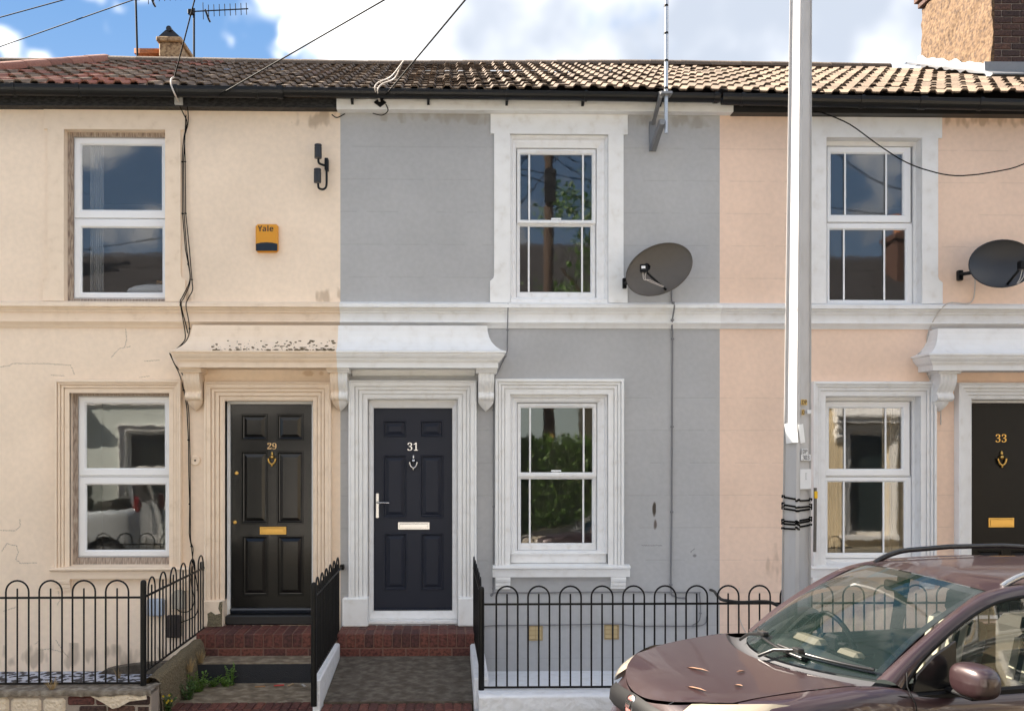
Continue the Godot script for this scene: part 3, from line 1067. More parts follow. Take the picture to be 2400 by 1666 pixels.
	for k in 260:
		var mx := -1.07 - 1.15 * pow(mrng.randf(), 1.4)
		var mp := 0.170 - 0.14 * pow(mrng.randf(), 1.3)
		var my := 2.889 + pow((0.17 - mp) / 0.17, 2.0) * 0.15
		var ms := 0.003 + 0.009 * pow(mrng.randf(), 2.0)
		b.cbox(-ms * 1.6, -ms * 0.5, -ms, ms * 1.6, ms * 0.7, ms, ms * 0.4, Transform3D(Basis(Vector3.UP, mrng.randf() * 3.0), Vector3(mx, my, 0.20 + mp)))
	var moss := part(h, "moss", b, mat(Color(0.26, 0.21, 0.14), 0.95, {"tex": T.gravel, "scale": 3.0}))
	moss.set_meta("kind", "stuff")
	b = MB.new()
	b.prism(Vector3(0, 0, 0.1), Vector3.RIGHT, Vector3.UP, Vector3(0, 0, 0.004), [V2(-2.32, 0.255), V2(-2.175, 0.255), V2(-2.17, 0.5), V2(-2.2, 0.49), V2(-2.21, 0.43), V2(-2.19, 0.38), V2(-2.24, 0.37), V2(-2.28, 0.40), V2(-2.315, 0.38), V2(-2.31, 0.32)])
	part(h, "bare_mortar", b, mat(Color(0.30, 0.27, 0.21), 0.95, {"tex": T.gravel, "scale": 1.5, "bump": T.cells, "relief": 1.0}))
	console(h, -2.515, -2.365, -2.515, -2.365, M.cream)
	console(h, -1.125, PARTY_A, -1.125, -0.965, M.cream)
	brick_step(h, -2.34, -1.09, 0.25, 5)
	b = MB.new()
	b.box(-4.77, 5.246, 0.0, -1.078, 5.335, 0.12)
	part(h, "fascia", b, mat(Color(0.03, 0.028, 0.026), 0.6, {"tex": T.flake, "scale3": Vector3(0.7, 2.5, 2.5)}))
	gutter(h, -4.77, -1.6, 5.386, 5.374, 0.06, 0.088, [[-4.1, 0.03], [-3.5, 0.03], [-2.58, 0.03], [-1.83, 0.03], [-1.62, 0.06]], M.gutter)
	var roof := tiled_roof(h, PARTY_A - 15 * 0.31, 15, -5.4, PARTY_A - 0.004, 21, func(x, z, _k): return x > hip_x(z) + 0.05)
	ridge_tiles(roof, Vector3(-4.5, 7.03, -3.4), Vector3(PARTY_A, 7.0, -3.4), 0.11, [M.tiles[3], M.tiles[1], M.tiles[2]], 3)
	ridge_tiles(roof, Vector3(hip_x(0.2), 5.44, 0.2), Vector3(-4.5, 7.05, -3.4), 0.12, M.tile_red, 4, "hip_tile")
	# chimney behind the ridge, with a terracotta pot and a cowled one
	b = MB.new()
	b.cbox(-4.75, 6.0, -5.7, -3.7, 7.5, -4.9, 0.01)
	var ch := part(h, "chimney", b, M.stack_render)
	b = MB.new()
	b.lathe([V2(0.21, 0.0), V2(0.21, 0.26), V2(0.255, 0.29), V2(0.255, 0.36), V2(0.2, 0.37), V2(0.17, 0.2)], Transform3D(Basis(Vector3.UP, PI / 4), Vector3(-4.46, 7.5, -5.25)), 4)
	part(ch, "chimney_pot", b, M.terracotta)
	b = MB.new()
	b.cbox(-4.25, 7.5, -5.6, -3.94, 7.92, -4.98, 0.015)
	b.cbox(-4.28, 7.92, -5.65, -3.91, 7.985, -4.93, 0.01)
	part(ch, "chimney_pot", b, mat(Color(0.50, 0.37, 0.21), 0.9, {"tex": T.brickface, "scale": 1.0}))
	b = MB.new()
	b.prism(Vector3(0, 0, -5.6), Vector3.RIGHT, Vector3.UP, Vector3(0, 0, 0.62), [V2(-4.27, 7.99), V2(-3.93, 7.99), V2(-4.05, 8.10), V2(-4.15, 8.10)])
	b.tube([Vector3(-4.10, 8.11, -5.65), Vector3(-4.10, 8.11, -4.95)], 0.04, 10)
	part(ch, "cowl", b, M.black_paint)

	# ---- grey house, number 31
	h = thing("terraced_house", "grey rendered terraced house with navy door numbered 31 and white trim", "house", Vector3(0.81, 0, -3.4), "houses of the terrace across the street")
	g = [0.607, 0.83, 1.567, 2.496]
	d = [-0.782, 0.25, 0.094, 2.447]
	u = [0.605, 3.38, 1.569, 5.038]
	var c31 := [[V2(1.9, 1.02), V2(2.1, 1.02)], [V2(2.38, 0.95), V2(2.42, 0.99)]]
	var s31 := [[2.02, 1.38, 0.02, 0.09, Color(0.16, 0.12, 0.08), 0.8], [2.03, 1.22, 0.02, 0.06, Color(0.25, 0.2, 0.17), 0.7], [0.2, 5.2, 1.0, 0.08, Color(0.5, 0.46, 0.4), 0.3], [2.1, 5.18, 0.6, 0.09, Color(0.5, 0.46, 0.4), 0.3], [2.42, 0.92, 0.03, 0.02, Color(0.3, 0.3, 0.3), 0.5]]
	house_shell(h, PARTY_A, PARTY_B, [g, d, u], wall_material(Color(0.43, 0.43, 0.435), PARTY_A, 3.72, -0.25, 5.6, 72, rows, c31, s31))
	room(h, -0.9, 0.1, -3.6, 2.5, 2.85, -0.255, M.room_paint)
	room(h, -0.9, 3.0, -3.6, 2.5, 5.2, -0.255, M.room_paint)
	eared_band(h, u, 0.45, 1.718, 0.415, 1.759, 0.04, 5.232, M.white)
	window(h, [0.605, 3.43, 1.569, 5.038], -0.08, [{"r": [0.681, 4.19, 1.462, 4.923], "g": [0.715, 4.225, 1.424, 4.871], "z": -0.085, "bars": [0.802, 1.335]}, {"r": [0.678, 3.455, 1.462, 4.20], "g": [0.712, 3.517, 1.415, 4.165], "z": -0.115, "bars": [0.80, 1.33]}], M.white_clean, {"box": 0.06})
	window(h, [0.607, 0.93, 1.567, 2.496], -0.08, [{"r": [0.685, 1.69, 1.469, 2.412], "g": [0.719, 1.73, 1.43, 2.366], "z": -0.085, "bars": [0.81, 1.342]}, {"r": [0.688, 0.962, 1.468, 1.70], "g": [0.722, 1.028, 1.43, 1.662], "z": -0.115, "bars": [0.81, 1.342]}], M.white_clean, {"box": 0.06})
	for k in [[0.872, 1.27, 2.393, "v"], [0.872, 1.27, 4.903, "v"]]:
		b = MB.new()
		b.cbox(k[0], k[2] - 0.006, -0.09, k[1], k[2] + 0.006, -0.072, 0.003)
		part(h, "trickle_vent", b, M.upvc)
	for y in [1.735, 4.228]:
		b = MB.new()
		b.cbox(1.02, y, -0.12, 1.12, y + 0.018, -0.098, 0.004)
		part(h, "sash_lock", b, M.upvc)
	b = MB.new()
	b.cbox(0.612, 0.842, -0.14, 1.56, 0.945, -0.035, 0.006)
	part(h, "window_apron", b, M.white_clean)
	b = MB.new()
	b.cbox(0.608, 3.383, -0.14, 1.566, 3.43, 0.01, 0.006)
	part(h, "window_apron", b, M.white_clean)
	b = MB.new()
	b.surround(g[0], 0.80, g[2], g[3], prof(WINDOW_PROFILE, 0.15))
	part(h, "window_surround", b, M.white)
	sill(h, 0.434, 1.775, 0.84, M.white, [0.462, 1.592])
	b = MB.new()
	b.surround(d[0], 0.5, d[2], d[3], prof(DOOR_PROFILE, 0.185))
	part(h, "door_surround", b, M.white)
	for x in [[-1.022, -0.772], [0.094, 0.285]]:
		b = MB.new()
		b.cbox(x[0], 0.245, -0.09, x[1], 0.525, 0.105, 0.012)
		part(h, "plinth_block", b, M.white)
	b = MB.new()
	b.loops([[d[0] + 0.002, 0.29, d[2] - 0.002, d[3] - 0.002, -0.14], [d[0] + 0.002, 0.29, d[2] - 0.002, d[3] - 0.002, -0.045], [-0.765, 0.31, 0.077, 2.43, -0.045], [-0.733, 0.372, 0.042, 2.365, -0.075], [-0.733, 0.372, 0.042, 2.365, -0.16]])
	part(h, "door_frame", b, M.white_clean)
	var navy := mat(Color(0.019, 0.0225, 0.036), 0.4, {"spec": 0.32, "bump": T.fine, "relief": 0.08, "scale3": Vector3(5, 0.8, 5)})
	dr = door(h, [-0.731, 0.375, 0.04, 2.362], -0.10, [[-0.64, 2.076, -0.409, 2.244], [-0.278, 2.076, -0.048, 2.244], [-0.643, 1.281, -0.408, 1.905], [-0.278, 1.281, -0.044, 1.905], [-0.632, 0.568, -0.402, 1.134], [-0.273, 0.568, -0.042, 1.134]], navy)
	letter_plate(dr, [-0.496, 1.166, -0.181, 1.243], -0.10, M.chrome)
	knocker(dr, -0.342, 1.82, -0.10, 1.15, M.chrome)
	lettering(dr, "house_number", "31", "Droid Serif", 0.076, Vector3(-0.347, 1.983, -0.098), M.chrome)
	b = MB.new()
	b.cbox(-0.714, 1.279, -0.10, -0.678, 1.529, -0.088, 0.006)
	b.tube([Vector3(-0.696, 1.437, -0.09), Vector3(-0.696, 1.437, -0.045), Vector3(-0.68, 1.436, -0.038), Vector3(-0.576, 1.433, -0.04)], 0.009, 8)
	part(dr, "handle", b, M.chrome)
	b = MB.new()
	b.mould([V2(-0.1, 0.395), V2(-0.075, 0.388), V2(-0.072, 0.376), V2(-0.1, 0.376)], -0.729, 0.038)
	part(dr, "weather_bar", b, navy)
	b = MB.new()
	b.cbox(-0.78, 0.252, -0.16, 0.092, 0.292, 0.01, 0.008)
	b.cbox(-0.765, 0.293, -0.14, 0.077, 0.305, -0.02, 0.004)
	part(h, "threshold", b, M.white_clean)
	string_course(h, PARTY_A, PARTY_B, M.white)
	hood(h, PARTY_A, 0.375, 1, M.white)
	console(h, PARTY_A, -0.965, -1.125, -0.965, M.white)
	console(h, 0.292, 0.442, 0.292, 0.442, M.white)
	# frieze moulding under the hood, between the consoles
	for x in [[-0.93, 0.26]]:
		b = MB.new()
		b.mould([V2(0, 2.73), V2(0.06, 2.73), V2(0.05, 2.70), V2(0.03, 2.675), V2(0, 2.67)], x[0], x[1])
		part(h, "bed_moulding", b, M.white)
	brick_step(h, -1.035, 0.25, 0.245, 6)
	b = MB.new()
	b.cbox(-1.075, 5.234, 0.0, 2.773, 5.335, 0.12, 0.004)
	var fas := part(h, "fascia", b, M.white)
	for x in [-0.92, -0.19, 0.565, 1.30, 2.05]:
		b = MB.new()
		b.prism(Vector3(x - 0.012, 0, 0), Vector3(0, 0, 1), Vector3.UP, Vector3(0.024, 0, 0), [V2(0.121, 5.335), V2(0.20, 5.335), V2(0.19, 5.30), V2(0.14, 5.275), V2(0.121, 5.275)])
		part(fas, "gutter_hanger", b, M.black_metal)
	gutter(h, -1.6, 2.60, 5.372, 5.346, 0.055, 0.07, [[-0.2, 0.025], [0.55, 0.025], [1.3, 0.025], [2.54, 0.04]], M.gutter)
	roof = tiled_roof(h, PARTY_A, 12, PARTY_A, PARTY_B - 0.004, 22, func(_x, _z, _k): return true)
	ridge_tiles(roof, Vector3(PARTY_A, 7.0, -3.4), Vector3(PARTY_B, 7.04, -3.4), 0.11, [M.tiles[3], M.tiles[1], M.tiles[2]], 7)
	for x in [[0.784, 0.926, 0.09], [1.53, 1.675, 0.098]]:
		b = MB.new()
		b.loops([[x[0], x[2], x[1], x[2] + 0.148, 0.0], [x[0], x[2], x[1], x[2] + 0.148, 0.012], [x[0] + 0.008, x[2] + 0.008, x[1] - 0.008, x[2] + 0.14, 0.012], [x[0] + 0.008, x[2] + 0.008, x[1] - 0.008, x[2] + 0.14, 0.004]], true)
		var ab := part(h, "air_brick", b, mat(Color(0.42, 0.31, 0.16), 0.6))
		for i in 2:
			for j in 3:
				b = MB.new()
				var q0: float = x[0] + 0.012 + i * 0.061
				var y0: float = x[2] + 0.012 + j * 0.043
				b.prism(Vector3(q0, 0, 0), Vector3(0, 0, 1), Vector3.UP, Vector3(0.056, 0, 0), [V2(0.004, y0), V2(0.015, y0 + 0.002), V2(0.006, y0 + 0.038), V2(0.004, y0 + 0.038)])
				part(ab, "louvre", b, mat(Color(0.50, 0.38, 0.20), 0.6))

	# ---- peach house, number 33
	h = thing("terraced_house", "peach rendered terraced house with dark door numbered 33 behind the utility pole", "house", Vector3(4.53, 0, -3.4), "houses of the terrace across the street")
	g = [3.712, 0.80, 4.659, 2.483]
	d = [5.165, 0.25, 6.02, 2.449]
	u = [3.721, 3.38, 4.671, 5.024]
	house_shell(h, PARTY_B, 6.39, [g, d, u], wall_material(Color(0.82, 0.61, 0.48), PARTY_B, 3.72, -0.25, 5.6, 73, rows, [], [[3.3, 0.9, 0.2, 0.3, Color(0.6, 0.5, 0.42), 0.3], [5.3, 5.2, 0.6, 0.08, Color(0.5, 0.38, 0.28), 0.3]]))
	room(h, 2.8, 0.1, -3.6, 6.2, 2.85, -0.255, M.room_paint)
	room(h, 2.8, 3.0, -3.6, 6.2, 5.2, -0.255, M.room_paint)
	for o in [u, g]:
		b = MB.new()
		b.loops([[o[0] + 0.001, o[1] + 0.001, o[2] - 0.001, o[3] - 0.001, 0.003], [o[0] + 0.004, o[1] + 0.004, o[2] - 0.004, o[3] - 0.004, 0.003], [o[0] + 0.004, o[1] + 0.004, o[2] - 0.004, o[3] - 0.004, -0.15]])
		part(h, "window_reveal", b, M.white33)
	eared_band(h, u, 3.565, 4.831, 3.53, 4.871, 0.045, 5.225, M.white33)
	sub = MB.new()
	sub.loops([[u[0] + 0.004, u[1] + 0.004, u[2] - 0.004, u[3] - 0.004, -0.10], [3.772, 3.385, 4.645, 4.98, -0.11], [3.772, 3.385, 4.645, 4.98, -0.19]])
	part(h, "window_subframe", sub, M.white33)
	window(h, [3.775, 3.385, 4.643, 4.977], -0.12, [{"r": [3.78, 4.222, 4.62, 4.972], "g": [3.82, 4.296, 4.544, 4.906], "z": -0.11, "bars": [3.962, 4.376]}, {"r": [3.78, 3.392, 4.638, 4.205], "g": [3.81, 3.448, 4.574, 4.149], "z": -0.116, "bars": [3.952, 4.36]}], M.upvc)
	sub = MB.new()
	sub.loops([[g[0] + 0.004, g[1] + 0.004, g[2] - 0.004, g[3] - 0.004, -0.10], [3.755, 0.865, 4.633, 2.44, -0.11], [3.755, 0.865, 4.633, 2.44, -0.19]])
	part(h, "window_subframe", sub, M.white33)
	var w33 := window(h, [3.757, 0.868, 4.631, 2.438], -0.12, [{"r": [3.762, 1.695, 4.61, 2.432], "g": [3.802, 1.763, 4.534, 2.368], "z": -0.11, "bars": [3.958, 4.37]}, {"r": [3.762, 0.874, 4.626, 1.678], "g": [3.79, 0.924, 4.561, 1.632], "z": -0.116, "bars": [3.95, 4.352]}], M.upvc)
	for x in [[3.78, 0.16], [4.40, 0.17]]:
		var lines := []
		for r in 2:
			var line := []
			for k in 21:
				line.append(Vector3(x[0] + x[1] * k / 20.0, 0.9 + 1.52 * r, -0.27 + 0.02 * sin(k * 1.9)))
			lines.append(line)
		var cb := MB.new()
		cb.grid(lines)
		part(w33, "curtain", cb, mat(Color(0.50, 0.40, 0.26), 0.9))
	b = MB.new()
	b.surround(g[0], 0.80, g[2], g[3], prof(WINDOW_PROFILE, 0.14))
	part(h, "window_surround", b, M.white33)
	sill(h, 3.55, 4.83, 0.83, M.white33, [3.575, 4.65])
	b = MB.new()
	b.surround(d[0], 0.5, d[2], d[3], prof(DOOR_PROFILE, 0.165))
	part(h, "door_surround", b, M.white33)
	for x in [[4.98, 5.165], [6.02, 6.2]]:
		b = MB.new()
		b.cbox(x[0], 0.245, -0.09, x[1], 0.525, 0.105, 0.012)
		part(h, "plinth_block", b, M.white33)
	b = MB.new()
	b.loops([[d[0] + 0.002, 0.27, d[2] - 0.002, d[3] - 0.002, -0.14], [d[0] + 0.002, 0.27, d[2] - 0.002, d[3] - 0.002, -0.07], [5.20, 0.30, 5.985, 2.42, -0.08], [5.20, 0.30, 5.985, 2.42, -0.16]])
	part(h, "door_frame", b, M.white33)
	dr = door(h, [5.204, 0.30, 5.98, 2.415], -0.12, [[5.30, 0.45, 5.55, 0.95], [5.64, 0.45, 5.89, 0.95]], mat(Color(0.010, 0.009, 0.0085), 0.3, {"spec": 0.3, "tex": T.dirt, "scale": 1.0}))
	letter_plate(dr, [5.406, 1.176, 5.67, 1.274], -0.12, M.brass)
	knocker(dr, 5.538, 1.85, -0.12, 1.3, M.brass)
	lettering(dr, "house_number", "33", "Droid Serif", 0.078, Vector3(5.536, 2.066, -0.118), M.brass)
	string_course(h, PARTY_B, 6.39, M.white33)
	hood(h, 4.74, 6.39, -1, M.white33, Vector3(0, -0.015, 0))
	console(h, 4.755, 4.915, 4.755, 4.915, M.white33)
	brick_step(h, 5.0, 6.3, 0.245, 8)
	b = MB.new()
	b.box(2.775, 5.23, 0.0, 6.39, 5.325, 0.118)
	part(h, "fascia", b, M.black_paint)
	gutter(h, 2.62, 6.39, 5.345, 5.298, 0.062, 0.09, [[2.80, 0.03], [3.3, 0.03], [3.95, 0.035], [4.52, 0.07], [5.1, 0.035], [5.9, 0.035]], M.gutter)
	roof = tiled_roof(h, PARTY_B, 12, PARTY_B, 6.386, 23, func(x, z, k): return (k < 11 or x < 5.9) and not (x > 6.2 and z < -1.4 and z > -3.5))
	ridge_tiles(roof, Vector3(PARTY_B, 7.04, -3.4), Vector3(5.86, 7.02, -3.4), 0.11, [M.tiles[3], M.tiles[1], M.tiles[2]], 9)
	chimney_stack(h)

	# ---- the ends of the terrace that reach into the picture
	h = thing("terraced_house", "end of the next house with brown tiled roof beyond the red hip tiles", "house", Vector3(-6.9, 0, -3.4), "houses of the terrace across the street")
	part(h, "front_wall", MB_box(-9.0, -0.25, -0.25, -4.775, 5.3, 0.0), M.cream)
	part(h, "back_wall", MB_box(-9.0, -0.28, -7.0, -4.775, 5.27, -6.8), M.mortar)
	part(h, "end_wall", MB_box(-9.0, -0.28, -6.795, -8.8, 5.3, -0.255), M.mortar)
	string_course(h, -9.0, -4.775, M.cream)
	gutter(h, -9.0, -4.775, 5.37, 5.37, 0.06, 0.08, [], M.gutter)
	roof = tiled_roof(h, -9.0 + 0.03, 15, -9.0, -5.404, 24, func(x, z, _k): return x < hip_x(z) - 0.02, 0.03)
	ridge_tiles(roof, Vector3(-8.9, 6.98, -3.4), Vector3(-4.62, 7.0, -3.4), 0.11, [M.tiles[3], M.tiles[1]], 10)
	h = thing("terraced_house", "house beyond the right edge behind the rendered chimney stack", "house", Vector3(8.0, 0, -3.4), "houses of the terrace across the street")
	part(h, "front_wall", MB_box(6.395, -0.25, -0.25, 9.6, 5.3, 0.0), M.white33)
	part(h, "back_wall", MB_box(6.395, -0.28, -7.0, 9.6, 5.27, -6.8), M.mortar)
	part(h, "end_wall", MB_box(9.4, -0.28, -6.795, 9.6, 5.3, -0.255), M.mortar)
	string_course(h, 6.395, 9.6, M.white33)
	gutter(h, 6.395, 9.6, 5.298, 5.27, 0.062, 0.09, [], M.gutter)
	roof = tiled_roof(h, 6.39, 10, 6.39, 9.6, 25, func(x, z, _k): return not (x < 7.25 and z < -1.4 and z > -3.5))

func b_board(h: Node) -> void:
	var b := MB.new()
	b.cbox(-3.72, 3.42, -0.85, -2.60, 3.47, -0.256, 0.006)
	b.box(-3.68, 3.0, -0.80, -3.62, 3.42, -0.74)
	b.box(-2.70, 3.0, -0.80, -2.64, 3.42, -0.74)
	part(h, "window_board", b, M.white_clean)

func chimney_stack(h: Node) -> void:
	# broad stack on the party wall: rendered flank, brick front
	var x0 := 6.30
	var x1 := 7.12
	var z0 := -3.30
	var z1 := -1.62
	var c := MB.new()
	c.box(x0, 5.6, z0, x1, 8.35, z1)
	var ch := part(h, "chimney", c, M.mortar)
	var r := MB.new()
	var rows := []
	var n := FastNoiseLite.new()
	n.seed = 4
	n.frequency = 2.2
	for j in 29:
		var line := []
		for i in 21:
			var z := lerpf(z0 - 0.01, z1 + 0.012, i / 20.0)
			var y := 5.9 + 1.86 * j / 28.0
			line.append(Vector3(x0 - 0.03 - 0.028 * n.get_noise_2d(z * 1.3, y) - 0.02 * n.get_noise_2d(z * 5.0, y * 3.0), y, z))
		rows.append(line)
	r.grid(rows)
	var back := []
	for p in rows[-1]:
		back.append(p)
	for i in 20:
		r.quad(rows[28][i], rows[28][i + 1], Vector3(x0, rows[28][i + 1].y, rows[28][i + 1].z), Vector3(x0, rows[28][i].y, rows[28][i].z))
	for j in 28:
		r.quad(rows[j][20], Vector3(x0, rows[j][20].y, rows[j][20].z), Vector3(x0, rows[j + 1][20].y, rows[j + 1][20].z), rows[j + 1][20])
	part(ch, "render_coat", r, M.stack_render)
	var rng := RandomNumberGenerator.new()
	rng.seed = 6
	for k in 30:
		var y := 5.95 + k * 0.076
		var x := x0 - 0.01 + (0.0 if k % 2 == 0 else -0.0)
		var first := 0.215 if k % 2 == 0 else 0.1
		while x < x1 - 0.02:
			var w := minf(first, x1 - x)
			first = 0.215
			var b := MB.new()
			b.cbox(x + 0.004, y + 0.005, z1 - 0.08, x + w - 0.005, y + 0.072, z1 + 0.014 + rng.randf_range(-0.003, 0.004), 0.006)
			part(ch, "brick", b, M.brick_dark[rng.randi() % 4])
			x += w
	# oversailing courses at the head, returned along the flank
	for k in 3:
		var out := 0.04 + 0.035 * k
		var z := z0 - out
		while z < z1 + out:
			var b := MB.new()
			var e := minf(z + 0.22, z1 + out)
			b.cbox(x0 - 0.03 - out, 7.78 + k * 0.076, z + 0.004, x0 + 0.08, 7.85 + k * 0.076, e - 0.004, 0.006)
			part(ch, "brick", b, M.brick_dark[rng.randi() % 4])
			z += 0.22
	# lead flashing along the foot of the flank, stepping with the slope
	var lead := MB.new()
	var strip := [[], [], []]
	for i in 29:
		var z := lerpf(z0 - 0.03, z1 + 0.03, i / 28.0)
		var y := 5.42 + (0.285 - z) * tan(PITCH) + 0.012 * sin(i * 1.3)
		strip[0].append(Vector3(x0 - 0.065, y + 0.13 + 0.012 * sin(i * 0.9), z))
		strip[1].append(Vector3(x0 - 0.075, y + 0.03, z))
		strip[2].append(Vector3(x0 - 0.25, y + 0.028 + 0.012 * sin(i * 2.1), z))
	lead.grid(strip)
	part(ch, "flashing", lead, M.lead)
	var f := MB.new()
	var yf := 5.40 + (0.285 - z1) * tan(PITCH)
	f.mould([V2(z1 + 0.002, yf + 0.17), V2(z1 + 0.022, yf + 0.17), V2(z1 + 0.03, yf + 0.06), V2(z1 + 0.19, yf - 0.025), V2(z1 + 0.19, yf - 0.04), V2(z1 + 0.002, yf - 0.06)], x0 - 0.12, x1)
	part(ch, "flashing", f, M.lead)
	for k in 3:
		var b := MB.new()
		b.lathe([V2(0.13, 0), V2(0.11, 0.5), V2(0.14, 0.52), V2(0.14, 0.58), V2(0.09, 0.58)], Transform3D(Basis(), Vector3(6.71, 8.34, -3.0 + k * 0.55)), 14)
		part(ch, "chimney_pot", b, M.terracotta)

# ---------------------------------------------------------------- paths and front walls
func make_forecourts() -> void:
	var rng := RandomNumberGenerator.new()
	rng.seed = 44
	var b := MB.new()
	b.cbox(-2.255, -0.28, 0.40, -1.064, 0.045, 0.742, 0.008)
	b.box(-2.255, -0.28, 0.742, -1.064, -0.135, 1.43)
	var path := setting("path", b, M.concrete)
	b = MB.new()
	b.box(-2.25, -0.135, 0.7425, -1.066, 0.034, 0.748)
	part(path, "riser", b, mat(Color(0.010, 0.012, 0.018), 0.55, {"tex": T.dirt, "scale": 3.0, "bump": T.grain, "relief": 0.4}), "riser painted black")
	b = MB.new()
	b.prism(Vector3(-1.0, 0, 0), Vector3(0, 0, 1), Vector3.UP, Vector3(1.22, 0, 0), [V2(0.40, 0.04), V2(1.70, -0.06), V2(1.70, -0.29), V2(0.40, -0.29)])
	setting("path_beside", b, M.concrete_dark)
	for run in [[-2.25, 16, 1.435, 4, -0.13], [-1.0, 16, 1.705, 2, -0.075]]:
		var e := setting("brick_paving", MB_box(run[0], -0.29, run[2], run[0] + 1.19, run[4] - 0.012, run[2] + 0.215 * run[3] - 0.14 * (1 if run[3] > 2 else 0)), M.mortar_red)
		for r in run[3]:
			for i in run[1]:
				b = MB.new()
				var deep := 0.205 if not (run[3] > 2 and r == 3) else 0.07
				var t0 := Transform3D(Basis(Vector3.UP, rng.randf_range(-0.03, 0.03)), Vector3(run[0] + 0.037 + i * 0.0742, run[4], run[2] + 0.003 + 0.215 * r))
				b.cbox(-0.034, -0.06, 0.0, 0.034, rng.randf_range(-0.003, 0.004), deep, 0.006, t0)
				part(e, "brick", b, M.brick_red[rng.randi() % 4])
	b = MB.new()
	b.box(-4.77, -0.29, 0.002, -2.37, -0.19, 1.86)
	setting("area_floor", b, M.flaky)
	b = MB.new()
	b.box(0.33, -0.29, 0.002, 4.95, -0.21, 1.84)
	setting("area_floor_beside", b, mat(Color(0.72, 0.74, 0.78), 0.7, {"tex": T.dirt, "scale": 0.9, "bump": T.lumps, "relief": 0.5}))
	b = MB.new()
	var hump := []
	for r in 2:
		var line := []
		for k in 17:
			var t := k / 16.0
			line.append(Vector3(-3.35 + 1.0 * t, -0.19 + 0.11 * sqrt(sin(PI * minf(t * 0.62, 1.0))), 0.02 + 0.14 * r * (1 - r * 0.2)))
		hump.append(line)
	b.grid(hump, true)
	for k in 16:
		b.quad(Vector3(hump[1][k].x, -0.19, hump[1][k].z), Vector3(hump[1][k + 1].x, -0.19, hump[1][k + 1].z), hump[1][k + 1], hump[1][k])
	single("mortar_fillet", b, M.concrete_dark, "dark hump of mortar at the foot of the cream wall", "mortar")

	# ---- broken front wall of the cream house
	var w := thing("front_garden_wall", "low broken wall with flaking render and bare bricks below the left railing", "wall", Vector3(-3.5, -0.12, 2.0))
	b = MB.new()
	b.box(-4.9, -0.29, 1.90, -2.262, 0.10, 2.085)
	part(w, "core", b, M.mortar)
	var cop := MB.new()
	var rows := []
	var n := FastNoiseLite.new()
	n.seed = 8
	n.frequency = 4.0
	for i in 7:
		var line := []
		for k in 61:
			var x := -4.9 + 2.65 * k / 60.0
			var z := 1.875 + 0.25 * i / 6.0
			var y := 0.138 + 0.012 * n.get_noise_2d(x * 2.0, z * 3.0)
			if i == 6:
				z += 0.02 * n.get_noise_2d(x * 3.0, 5.0)
			line.append(Vector3(x, y, z))
		rows.append(line)
	var skirt := []
	for p in rows[-1]:
		skirt.append(Vector3(p.x, 0.098 + 0.022 * n.get_noise_2d(p.x * 5.0, 9.0), p.z - 0.01))
	rows.append(skirt)
	cop.grid(rows, true)
	part(w, "coping", cop, mat(Color(0.27, 0.24, 0.20), 0.9, {"tex": T.stainy, "scale": 0.9, "bump": T.flake, "relief": 0.6}))
	var x := -4.9
	var white_stone := mat(Color(0.66, 0.56, 0.44), 0.85, {"tex": T.dirt, "scale": 1.4, "bump": T.cells, "relief": 1.2})
	while x < -2.95:
		var l := rng.randf_range(0.2, 0.36)
		l = minf(l, -2.9 - x)
		b = MB.new()
		b.cbox(x + 0.005, -0.035, 2.0, x + l - 0.005, 0.092 - rng.randf_range(0.0, 0.015), 2.10 + rng.randf_range(0, 0.012), 0.022)
		part(w, "stone", b, white_stone)
		b = MB.new()
		b.cbox(x + 0.06, -0.12, 2.0, x + l + 0.04, -0.043, 2.10 + rng.randf_range(0, 0.012), 0.02)
		part(w, "stone", b, white_stone)
		x += l
	for k in 3:
		x = -2.9 + (0.0 if k != 1 else 0.09)
		while x < -2.28:
			var l := minf(0.215, -2.265 - x)
			b = MB.new()
			b.cbox(x + 0.006, -0.12 + k * 0.072, 1.99, x + l - 0.006, -0.055 + k * 0.072, 2.095 + rng.randf_range(-0.01, 0.006), 0.01)
			part(w, "brick", b, M.brick_dark[rng.randi() % 4] if rng.randf() < 0.5 else M.brick_red[rng.randi() % 4])
			x += l
	b = MB.new()
	b.prism(Vector3(0, 0, 2.09), Vector3.RIGHT, Vector3.UP, Vector3(0, 0, 0.018), [V2(-2.72, 0.10), V2(-2.30, 0.105), V2(-2.29, 0.07), V2(-2.42, 0.055), V2(-2.5, 0.01), V2(-2.55, 0.0), V2(-2.62, 0.045)])
	part(w, "render_shard", b, white_stone)
	# return wall beside the path
	var rw := MB.new()
	rows = []
	for i in 13:
		var line := []
		var z := 0.46 + 1.42 * i / 12.0
		for q in [[-2.37, -0.18], [-2.37, 0.16], [-2.345, 0.185], [-2.29, 0.18], [-2.262, 0.15], [-2.25, 0.03], [-2.235, -0.15]]:
			line.append(Vector3(q[0] + 0.018 * n.get_noise_3d(q[1] * 4.0, z * 2.0, 1.0), q[1] + 0.02 * n.get_noise_3d(q[0] * 5.0, z * 2.0, 7.0) * (1.0 if q[1] > 0 else 0.0) + 0.03 * (1.0 - z / 1.9), z))
		rows.append(line)
	rw.grid(rows, true)
	part(w, "return_wall", rw, mat(Color(0.26, 0.22, 0.16), 0.95, {"tex": T.gravel, "scale": 1.5, "bump": T.cells, "relief": 1.5}))
	part(w, "return_core", MB_box(-2.365, -0.28, 0.45, -2.262, 0.12, 1.89), M.mortar)

	# ---- white front wall of the grey house, carried on past the pole
	var bluish := mat(Color(0.74, 0.755, 0.79), 0.6, {"tex": T.dirt, "scale": 0.7, "bump": T.lumps, "relief": 1.0})
